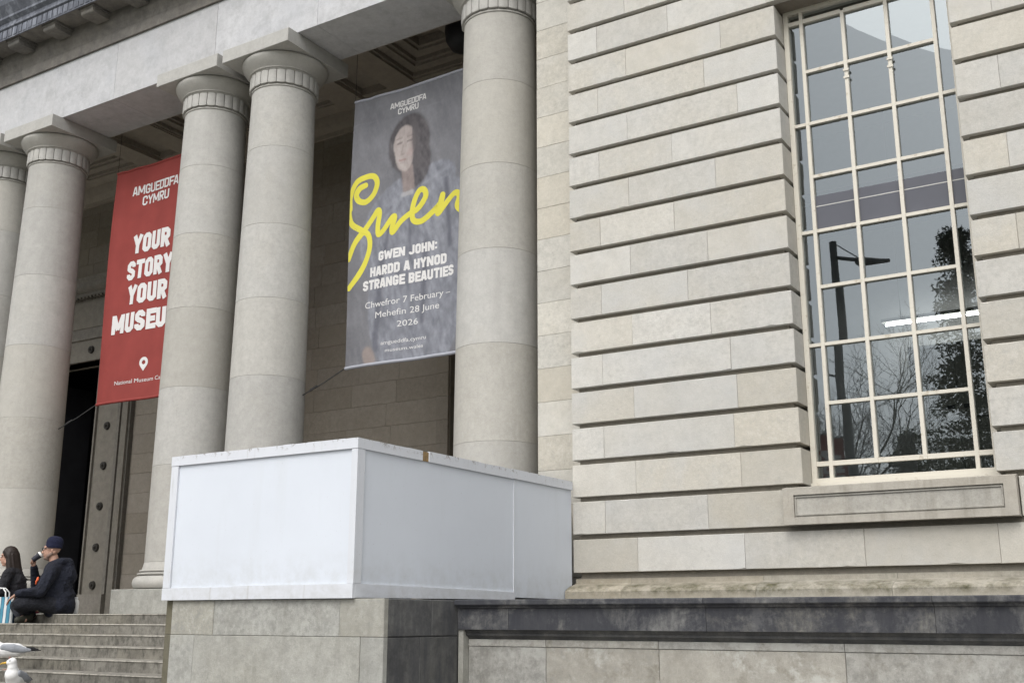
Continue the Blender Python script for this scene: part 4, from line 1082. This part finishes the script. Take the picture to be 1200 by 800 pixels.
limbs(ck, [(.07,-.175,.535),(.06,0,.585),(.07,.175,.535)], [.085,.10,.085])
limbs(ck, [(.07,.20,.52),(.175,.295,.265)], [.085,.074]); limbs(ck, [(.175,.295,.265),(.425,.288,.24)], [.072,.05])
limbs(ck, [(.07,-.20,.52),(.345,-.26,.365)], [.08,.068]); limbs(ck, [(.345,-.26,.365),(.362,-.118,.575)], [.066,.046])
limbs(ck, [(-.005,-.085,.645),(-.065,0,.64),(-.005,.085,.645)], [.05,.058,.05]); limbs(ck, [(-.06,0,.62),(-.095,0,.46)], [.08,.10]); limbs(ck, [(.05,.07,.60),(.12,.09,.42),(.13,.09,.22)], [.075,.115,.115]); limbs(ck, [(.05,-.07,.60),(.12,-.09,.42),(.13,-.09,.22)], [.075,.115,.115]); limbs(ck, [(.03,.085,.645),(.11,.06,.62)], [.042,.035]); limbs(ck, [(.03,-.085,.645),(.11,-.06,.62)], [.042,.035])
for z,y_ in ((.20,.11),(.30,.13),(.38,.12)): limbs(ck, [(.17,-.1,z),(.205,0,z-.01),(.17,y_,z)], [.02,.025,.02])
for k in range(9):                                                  # creases of the padded cloth
    a = rnd.uniform(.12,.48); limbs(ck, [(-.11+rnd.uniform(-.01,.01),-.12,a),(-.132+.1*abs(a-.3),.02,a-.03),(-.07,.15,a-.07)], [.018,.024,.018])
    b = k/9; limbs(ck, [(.06+.06*b,.30+.05*b-.02,.50-.24*b),(.14+.05*b,.26+.05*b,.47-.24*b)], [.022,.02])
    limbs(ck, [(.20+.18*b,.345,.28-.02*b),(.21+.18*b,.25,.21)], [.026,.022])
o = ck.build('jacket', M['navy'], mroot, smooth=180); bake_fuse(o, .011, 3)
tp = MB()                                                            # trousers
limbs(tp, [(0,.10,.10),(.20,.18,.135),(.405,.265,.115)], [.115,.105,.088]); limbs(tp, [(.405,.265,.11),(.315,.0,-.005)], [.085,.062])
limbs(tp, [(0,-.10,.10),(.28,-.15,.125),(.535,-.185,.105)], [.115,.105,.085]); limbs(tp, [(.535,-.185,.10),(.41,.09,-.03)], [.082,.06]); limbs(tp, [(0,-.1,.09),(0,.1,.09)], [.12,.12])
for k in range(6): b = k/6; limbs(tp, [(.10+.3*b,.22+.06*b,.17),(.14+.3*b,.15,.205-.02*b)], [.02,.018])
o = tp.build('trousers', M['trous'], mroot, smooth=180); bake_fuse(o, .011, 3)
for bp in (((.31,.08,-.055),(.40,.30,-.075)), ((.335,-.08,-.055),(.39,-.30,-.072))):
    bt = MB(); bt.limb(bp[0], bp[1], .046, .04); bt.limb(Vector(bp[0])+Vector((0,0,.03)), Vector(bp[0])+Vector((-.0,-.02,.05)), .045, .045)
    o = bt.build('boot', M['boot'], mroot, smooth=180); bake_fuse(o, .009, 2)
bn = MB(); c_ = Vector((.135,0,.79)); bn.v = []
prof_b = [(.094,.022),(.099,.03),(.100,.058),(.096,.066),(.100,.09),(.096,.120),(.082,.148),(.055,.168),(.02,.176)]
bn.revolve(prof_b, 0, 0, 36); bn.v = [(c_.x-.014+p[0]*1.04-.11*(p[2]-.05), c_.y+p[1]*.92, c_.z+p[2]+.10*p[0]*.6) for p in bn.v]
bn.build('beanie', M['beanie'], mroot, smooth=40)
sb = MB(); sb.limb(HP(.066,0,-.096), HP(.04,0,-.09), .025, .045); [sb.limb(HP(.03,k*.046,-.073), HP(-.022,k*.058,-.035), .024, .024) for k in (-1,1)]; sb.limb(HP(.0875,-.022,-.045), HP(.0875,.022,-.045), .0075, .0075)
o = sb.build('stubble', M['stubble'], mroot, smooth=180); bake_fuse(o, .006, 2)
gs = MB()
for k in (-1,1):
    gs.tube([HP(.104, k*.034+.024*cos(2*pi*i/16), .016+.018*sin(2*pi*i/16)) for i in range(17)], .0032, 6, caps=False)
    gs.tube([HP(.102,k*.058,.022), HP(.04,k*.083,.022), HP(-.02,k*.084,.018)], .003, 6)
gs.tube([HP(.106,-.010,.022), HP(.110,0,.026), HP(.106,.010,.022)], .003, 6); gs.build('glasses', M['black'], mroot)
os_ = MB(); os_.tube([(.262,.055,.445),(.272,.09,.39),(.268,.115,.365),(.262,.125,.39),(.245,.135,.42)], .0115, 8); os_.build('strap', M['orange'], mroot, smooth=60)
cupr = empty('paper_cup', 'black takeaway cup with white lid held to the lips of the person in the beanie', 'cup', (0,0,0))
Mm = Matrix.Translation((-12.47, 9.14, .058)) @ Matrix.Rotation(R(223), 4, 'Z')
Rq = CUP_D.to_track_quat('Z','Y').to_matrix().to_4x4()
Mc = Mm @ Matrix.Translation(CUP_C) @ Rq
cupr.location = Mc.translation; cupr['_org'] = tuple(Mc.translation)
mb = MB(); mb.revolve([(.029,-.06),(.030,-.06),(.040,.045),(.040,.046)], 0, 0, 24); mb.build('cup', M['cup'], cupr, smooth=40, mw=Mc)
mb = MB(); mb.revolve([(.0425,.044),(.0435,.048),(.0425,.054),(.039,.056),(.037,.066),(.030,.068)], 0, 0, 24); mb.build('lid', M['lid'], cupr, smooth=40, mw=Mc)
mb = MB(); mb.revolve([(.0365,-.012),(.0385,.018)], 0, 0, 24, caps=False); mb.v = [(p[0]*1.012,p[1]*1.012,p[2]) for p in mb.v]; mb.f = [f for i,f in enumerate(mb.f) if i % 24 in (2,3,5,6,7)]; mb.t = mb.t[:len(mb.f)]; mb.m = mb.m[:len(mb.f)]; mb.build('print', M['lid'], cupr, mw=Mc)

# the woman beside him
wroot = empty('person', 'person with long dark hair in a black jacket sitting beside the striped bag', 'person', (-13.42, 9.16, .058), 'people sitting on the steps', rz=R(180+38))
skn = MB()
limbs(skn, [(0,0,.12),(.02,0,.26),(.05,0,.42),(.06,0,.48)], [.13,.115,.13,.11]); limbs(skn, [(.06,-.145,.50),(.06,0,.53),(.06,.145,.50)], [.05,.065,.05])
limbs(skn, [(.06,0,.53),(.10,0,.645)], [.052,.046]); WP = head(skn, (.13,0,.725), (1,.12,-.10), .95)
limbs(skn, [(0,.09,.09),(.40,.22,.20)], [.08,.055]); limbs(skn, [(.40,.22,.20),(.42,.05,-.07)], [.05,.035]); limbs(skn, [(0,-.09,.09),(.42,-.20,.20)], [.08,.055]); limbs(skn, [(.42,-.20,.20),(.40,-.02,-.07)], [.05,.035])
limbs(skn, [(.06,.165,.49),(.10,.25,.24)], [.043,.036]); limbs(skn, [(.10,.25,.24),(.33,.14,.26)], [.036,.026]); hand(skn, (.33,.14,.26), (.9,-.3,-.1), (0,-.2,-1), .08, .3, .88, thumb=-1)
limbs(skn, [(.06,-.165,.49),(.12,-.25,.26)], [.043,.036]); limbs(skn, [(.12,-.25,.26),(.34,-.10,.28)], [.036,.026]); hand(skn, (.34,-.10,.28), (.9,.3,-.1), (0,.2,-1), .08, .3, .88, thumb=1)
o = skn.build('body', M['skin'], wroot, smooth=180); bake_fuse(o, .0068, 2); eyes(wroot, WP, .95, None)
ck = MB()
limbs(ck, [(-.01,0,.08),(.01,0,.25),(.04,0,.40),(.05,0,.48)], [.18,.165,.165,.135]); limbs(ck, [(-.05,-.1,.05),(-.05,.1,.05)], [.10,.10]); limbs(ck, [(.06,-.15,.50),(.05,0,.545),(.06,.15,.50)], [.07,.085,.07])
limbs(ck, [(.06,.17,.49),(.10,.26,.24)], [.073,.062]); limbs(ck, [(.10,.26,.24),(.325,.145,.258)], [.06,.042]); limbs(ck, [(.06,-.17,.49),(.12,-.26,.26)], [.073,.062]); limbs(ck, [(.12,-.26,.26),(.335,-.105,.275)], [.06,.042])
for k in range(8): a = rnd.uniform(.1,.45); limbs(ck, [(-.10,-.1,a),(-.128+.1*abs(a-.3),.02,a-.02),(-.06,.13,a-.05)], [.016,.022,.016])
o = ck.build('jacket', M['blackcoat'], wroot, smooth=180); bake_fuse(o, .011, 3)
tp = MB(); limbs(tp, [(0,.09,.10),(.405,.225,.20)], [.105,.078]); limbs(tp, [(.405,.225,.195),(.42,.06,-.04)], [.07,.05]); limbs(tp, [(0,-.09,.10),(.425,-.205,.20)], [.105,.078]); limbs(tp, [(.425,-.205,.195),(.40,-.03,-.04)], [.07,.05]); limbs(tp, [(0,-.09,.09),(0,.09,.09)], [.11,.11])
o = tp.build('trousers', M['trous'], wroot, smooth=180); bake_fuse(o, .011, 3)
for bp in (((.41,.04,-.07),(.60,.10,-.08)), ((.40,-.04,-.07),(.60,-.10,-.08))):
    bt = MB(); bt.limb(bp[0], bp[1], .042, .036); o = bt.build('boot', M['boot'], wroot, smooth=180); bake_fuse(o, .009, 2)
hr = MB(); hr.ball(WP(-.028,0,.052), .102, 1.02, .92, .98); hr.limb(WP(-.06,0,.02), WP(-.10,0,-.20), .085, .075); 
for k in (-1,1): hr.limb(WP(-.02,k*.066,.03), WP(-.035,k*.085,-.20), .042, .045); hr.limb(WP(.02,k*.055,.085), WP(-.02,k*.08,.0), .035, .034); hr.limb(WP(-.035,k*.085,-.20), WP(-.06,k*.08,-.33), .044, .022)
hr.limb(WP(-.10,0,-.20), WP(-.125,0,-.34), .08, .04)
for k in range(14): y_ = -.09+.18*k/13; hr.limb(WP(-.10+.9*y_*y_*4,y_,.03), WP(-.135+.8*y_*y_*4,y_*1.1,-.33), .014, .012, n=6, steps=3)
o = hr.build('hair', M['hair'], wroot, smooth=180); bake_fuse(o, .0085, 2)

# ------------------------------------------------------------------ things on the steps
def stripes():
    N = NT('striped_bag_cloth'); P = N.coord()
    x = N.sep(P)[0]; k = N.math('FRACT', N.math('MULTIPLY', x, 13.0))
    c = N.mix(N.ramp(k, .42, .48), (.62,.66,.66), (.06,.24,.34)); c = N.mix(N.ramp(N.math('FRACT', N.math('MULTIPLY', x, 26.0)), .80, .84), c, (.03,.09,.17))
    return N.finish(c, .5, .4)
M['stripe'] = stripes()
bx, by, bz = -13.17, 8.80, -.058+.002
bag = empty('striped_bag', 'white and blue striped carrier bag standing in front of the person with long hair', 'bag', (bx,by,bz), rz=R(38))
mb = MB(); nseg = 28
for j in range(9):
    z = .32*j/8
    for i in range(nseg):
        a = 2*pi*i/nseg; sx = abs(cos(a))**.45*(1 if cos(a)>0 else -1); sy = abs(sin(a))**.45*(1 if sin(a)>0 else -1)
        b = 1+.05*sin(j*1.7+i*.9)-.10*(j/8)
        mb.v.append((.19*sx*(1+.03*sin(3*j)), .085*sy*b, z))
for j in range(8):
    for i in range(nseg): i2=(i+1)%nseg; mb.face([j*nseg+i,j*nseg+i2,(j+1)*nseg+i2,(j+1)*nseg+i])
mb.face(list(range(nseg))[::-1]); mb.build('body', M['stripe'], bag, smooth=50)
for y_ in (-.07,.07):
    mb = MB(); mb.tube([(-.08,y_,.30),(-.075,y_,.38),(-.03,y_*.6,.43),(.03,y_*.6,.43),(.075,y_,.38),(.08,y_,.30)], .009, 8); mb.build('handle', M['lid'], bag, smooth=50)
pk = empty('pink_bag', 'small pink bag between the two seated people', 'bag', (-13.05, 9.24, .058), rz=R(30))
mb = MB(); mb.limb((0,0,.09),(0,.05,.19),.088,.05); mb.limb((0,-.05,.08),(.03,-.06,.16),.078,.05); mb.limb((-.04,.04,.07),(-.05,.03,.13),.068,.05)
o = mb.build('body', M['pink'], pk, smooth=180); bake_fuse(o, .01, 3)
mb = MB(); mb.tube([(-.02,0,.22),(0,.02,.30),(.05,.03,.30),(.06,.02,.2)], .008, 8); mb.build('strap', M['pink'], pk, smooth=60)
wb = empty('white_bottle', 'plain white bottle standing on the porch floor behind the person in the beanie', 'bottle', (-12.50, 9.42, .057))
mb = MB(); mb.revolve([(.036,.058),(.040,.064),(.040,.20),(.037,.222),(.026,.238),(.020,.243)], -12.50, 9.42, 24); mb.build('body', M['lid'], wb, smooth=40)
mb = MB(); mb.revolve([(.022,.2435),(.022,.268),(.019,.271)], -12.50, 9.42, 20); mb.build('cap', M['lid'], wb, smooth=40)

# ------------------------------------------------------------------ gulls
M['gwhite'] = plain('white_feathers', (.72,.72,.71), .8, .06, 30)
M['ggrey'] = plain('grey_wing_feathers', (.27,.285,.31), .75, .12, 30, stretch=(1,4,4))
M['gblack'] = plain('black_wing_tips', (.015,.015,.016), .7)
M['bill'] = plain('yellow_bill', (.60,.36,.05), .5)
M['leg'] = plain('pink_legs', (.48,.27,.22), .6)
def gull(label, loc, rz, alert, turn=0):
    g = empty('seagull', label, 'gull', loc, 'gulls on the steps', rz=rz)
    b = MB(); lift = .0
    if alert:
        limbs(b, [(-.15,0,.165),(-.06,0,.175),(.03,0,.20),(.075,0,.235)], [.028,.072,.078,.066]); limbs(b, [(.06,0,.235),(.085,0,.30),(.09,0,.335)], [.066,.046,.041]); limbs(b, [(-.14,0,.165),(-.235,0,.15)], [.026,.012])
        hc = Vector((.098,0,.352))
    else:
        limbs(b, [(-.17,0,.195),(-.07,0,.195),(.04,0,.195),(.095,0,.205)], [.026,.070,.076,.062]); limbs(b, [(.09,0,.215),(.135,0,.255),(.15,0,.285)], [.056,.042,.039]); limbs(b, [(-.16,0,.195),(-.25,0,.19)], [.026,.013])
        hc = Vector((.162,0,.298))
    T = lambda x,y_,z: hc+Vector((x*cos(turn)-y_*sin(turn), x*sin(turn)+y_*cos(turn), z))
    b.ball(hc, .040, 1.0, 1.0, .95); b.ball(T(.028,0,-.006), .026)
    o = b.build('body', M['gwhite'], g, smooth=180); bake_fuse(o, .006, 4)
    bl = MB(); bl.limb(T(.046,0,-.008), T(.088,0,-.013), .0115, .0075, n=8); bl.limb(T(.086,0,-.012), T(.100,0,-.022), .0075, .004, n=8)
    o = bl.build('bill', M['bill'], g, smooth=180); bake_fuse(o, .003, 1)
    e = MB(); [e.ball(T(.022,k*.033,.010), .0055, n=8) for k in (-1,1)]; e.build('eyes', M['black'], g, smooth=60)
    z0 = .185 if alert else .205
    for k in (-1,1):
        wg = MB(); dz = .04 if alert else 0
        limbs(wg, [(.055,k*.056,z0+.02+dz),(-.04,k*.063,z0+.012+dz*.3),(-.13,k*.048,z0-.005),(-.20,k*.03,z0-.010)], [.034,.044,.032,.016])
        wg.v = [(p[0], p[1]*.62+k*.024, p[2]) for p in wg.v]
        o = wg.build('wing', M['ggrey'], g, smooth=180); bake_fuse(o, .006, 3)
        tpz = MB(); 
        for q in range(3): limbs(tpz, [(-.17,k*(.026+.004*q),z0-.006+.008*q),(-.30+.03*q,k*(.012+.004*q),z0-.012+.012*q)], [.014,.005])
        o = tpz.build('wing_tip', M['gblack'], o, smooth=180); o.parent = o.parent
        bake_fuse(o, .004, 1)
        lg = MB(); lg.tube([(-.01,k*.03,.135),(-.016,k*.03,.075),(-.004,k*.03,.006)], [.010,.0055,.005], 8)
        for a in (-.5,0,.5): lg.tube([(-.004,k*.03,.005),(.045*cos(a),k*.03+.045*sin(a),.003)], [.0045,.003], 6)
        lg.build('leg', M['leg'], g, smooth=60)
    return g
gull('grey winged gull standing side-on on the steps with black wing tips to the right', (-10.72, 7.33, -.514+.001), R(180+48), False)
gull('upright white gull lower on the steps with its head turned left', (-9.66, 6.70, -.742+.001), R(-62), True, R(-62))

# ------------------------------------------------------------------ what the window reflects: street lamp and trees across the road
lp = empty('street_lamp', 'tall grey street lamp with a red banner across the road, mirrored in the window', 'street lamp', (-6.95, -5.34, GZ))
mb = MB(); mb.tube([(-6.95,-5.34,GZ),(-6.95,-5.34,0),(-6.95,-5.34,5),(-6.95,-5.34,8.95)], [.16,.13,.11,.09], 14); mb.build('pole', M['lampgrey'], lp, smooth=50)
mb = MB(); mb.tube([(-6.95,-5.34,8.55),(-6.5,-5.34,8.42),(-6.3,-5.34,8.38)], .05, 8); mb.tube([(-6.9,-5.34,8.9),(-6.4,-5.34,8.45)], .015, 6); mb.build('arm', M['lampgrey'], lp, smooth=50)
mb = MB(); mb.v = []; mb.limb((-6.35,-5.34,8.36),(-5.75,-5.34,8.26),.13,.06); mb.v = [(p[0],p[1],8.32+(p[2]-8.32)*.8) for p in mb.v]; mb.build('lamp_head', M['lampgrey'], lp, smooth=50)
mb = MB(); mb.tube([(-6.95,-5.34,5.55),(-7.6,-5.34,5.75)], .03, 8); mb.tube([(-6.95,-5.34,4.2),(-7.75,-5.34,4.2)], .02, 8); mb.tube([(-6.95,-5.34,1.4),(-7.75,-5.34,1.4)], .02, 8); mb.build('bracket', M['lampgrey'], lp)
mb = MB(); mb.box(-7.72,-7.08,-5.35,-5.33,1.42,4.18); bnr = mb.build('banner', M['red'], lp)
for tx,dx in (('MUSEUM',-7.26),('AMGUEDDFA',-7.54)):
    m2 = MB(); tot = sum(glyph(c)[1]+.075 for c in tx); k_ = 2.1/tot; xx_ = 0; lay = 0
    for c in tx:
        stx, adv = glyph(c)
        for s__ in stx:
            cl = isinstance(s__, tuple); pts = s__[1] if cl else s__
            ribbon(m2, [(xx_+p[0]*k_, p[1]*.2) for p in pts], S_*k_*.9, .0003*(lay % 6), cl); lay += 1
        xx_ += (adv+.075)*k_
    # runs up the cloth on its museum-facing side
    m2.v = [(dx+p[2]-.1, -5.327+p[1]+.0, 1.75+p[0]) for p in m2.v]; m2.v = [(2*dx-p[0], p[1], p[2]) for p in m2.v]
    m2.build('lettering', M['ink'], bnr)
def leaf_clump(mb, c, r, n, size, rr, droop=0):
    for _ in range(n):
        d = Vector((rr.gauss(0,1), rr.gauss(0,1), rr.gauss(0,.7))); d = d.normalized()*r*rr.random()**.4
        p = Vector(c)+d; a = Vector((rr.gauss(0,1),rr.gauss(0,1),rr.gauss(0,1)-droop)).normalized()*size; b = a.orthogonal().normalized()*size*.35
        mb.poly([p-a-b*.3, p+b, p+a, p-b], 1)
def conifer(label, x, y, h, r, seed):
    rr = random.Random(seed); t = empty('conifer', label, 'tree', (x,y,GZ), 'evergreens across the road')
    mb = MB(); mb.tube([(x,y,GZ),(x+.1,y,GZ+h*.5),(x,y,GZ+h*.98)], [h*.02,h*.012,.02], 8); mb.build('trunk', M['bark'], t)
    mb = MB(); nb = int(h*9)
    for i in range(nb):
        z = GZ+h*(.12+.88*(i+rr.random())/nb); f = (1-(z-GZ)/h); L = r*(f**.8)*rr.uniform(.65,1.15)+.2; a = rr.uniform(0,2*pi)
        for s_ in range(max(2,int(L*2.2))):
            q = (s_+.6)/max(2,int(L*2.2)); c = (x+cos(a)*L*q, y+sin(a)*L*q, z-.22*L*q+.10*L*q*q)
            leaf_clump(mb, c, .38, 52, .10, rr, .3)
    mb.build('crown', M['needle'], t)
conifer('tall dark conifer across the road, mirrored in the right of the window', -6.7, -21.3, 15.6, 3.4, 1)
conifer('broad dark evergreen beside the tall conifer across the road', -4.6, -25.5, 12.5, 2.6, 2)
conifer('lower dark evergreen in front of the tall conifer across the road', -8.6, -19.8, 8.0, 3.0, 3)
def bare_tree(label, x, y, h, seed):
    rr = random.Random(seed); t = empty('bare_tree', label, 'tree', (x,y,GZ), 'bare winter trees across the road')
    tr = MB(); tw_ = MB()
    def grow(p, d, L, r, lev):
        q = p; pts = [p]; dd = d
        for s_ in range(3):
            dd = (dd+Vector((rr.gauss(0,.12),rr.gauss(0,.12),rr.gauss(.03,.08)))).normalized(); q = q+dd*L/3; pts.append(q)
        (tr if lev < 2 else tw_).tube(pts, [r,r*.88,r*.76,r*.62], 6 if lev < 2 else 3, caps=False)
        if lev >= 7: return
        for _ in range(3 if lev < 6 else 2):
            nd = (dd+Vector((rr.gauss(0,.55),rr.gauss(0,.55),rr.gauss(.12,.3)))).normalized(); grow(pts[rr.choice((2,3,3))], nd, L*rr.uniform(.62,.82), max(r*.56,.0065), lev+1)
    grow(Vector((x,y,GZ)), Vector((0,0,1)), h*.27, h*.014, 0)
    tr.build('trunk', M['bark'], t); tw_.build('crown', M['bark'], t)
bare_tree('bare winter tree with fine twigs across the road, nearest the street lamp', -11.0, -23.0, 13.0, 5)
bare_tree('tall bare winter tree farther back across the road', -14.5, -30.0, 17.0, 6)
bare_tree('wide bare winter tree between the evergreens across the road', -9.6, -29.0, 12.5, 9)
mb = MB(); rr = random.Random(4)
for i in range(150):
    x = -34+60*rr.random(); y = -36+rr.uniform(-2,2); h = 4.5+2.0*mnoise.noise(Vector((x*.2,0,3)))
    leaf_clump(mb, (x,y,GZ+h*rr.random()), 1.2, 60, .32, rr)
tag(mb.build('far_shrubbery', M['shrub']), 'dark mass of shrubs beyond the lawn across the road', 'shrubs', kind='stuff')
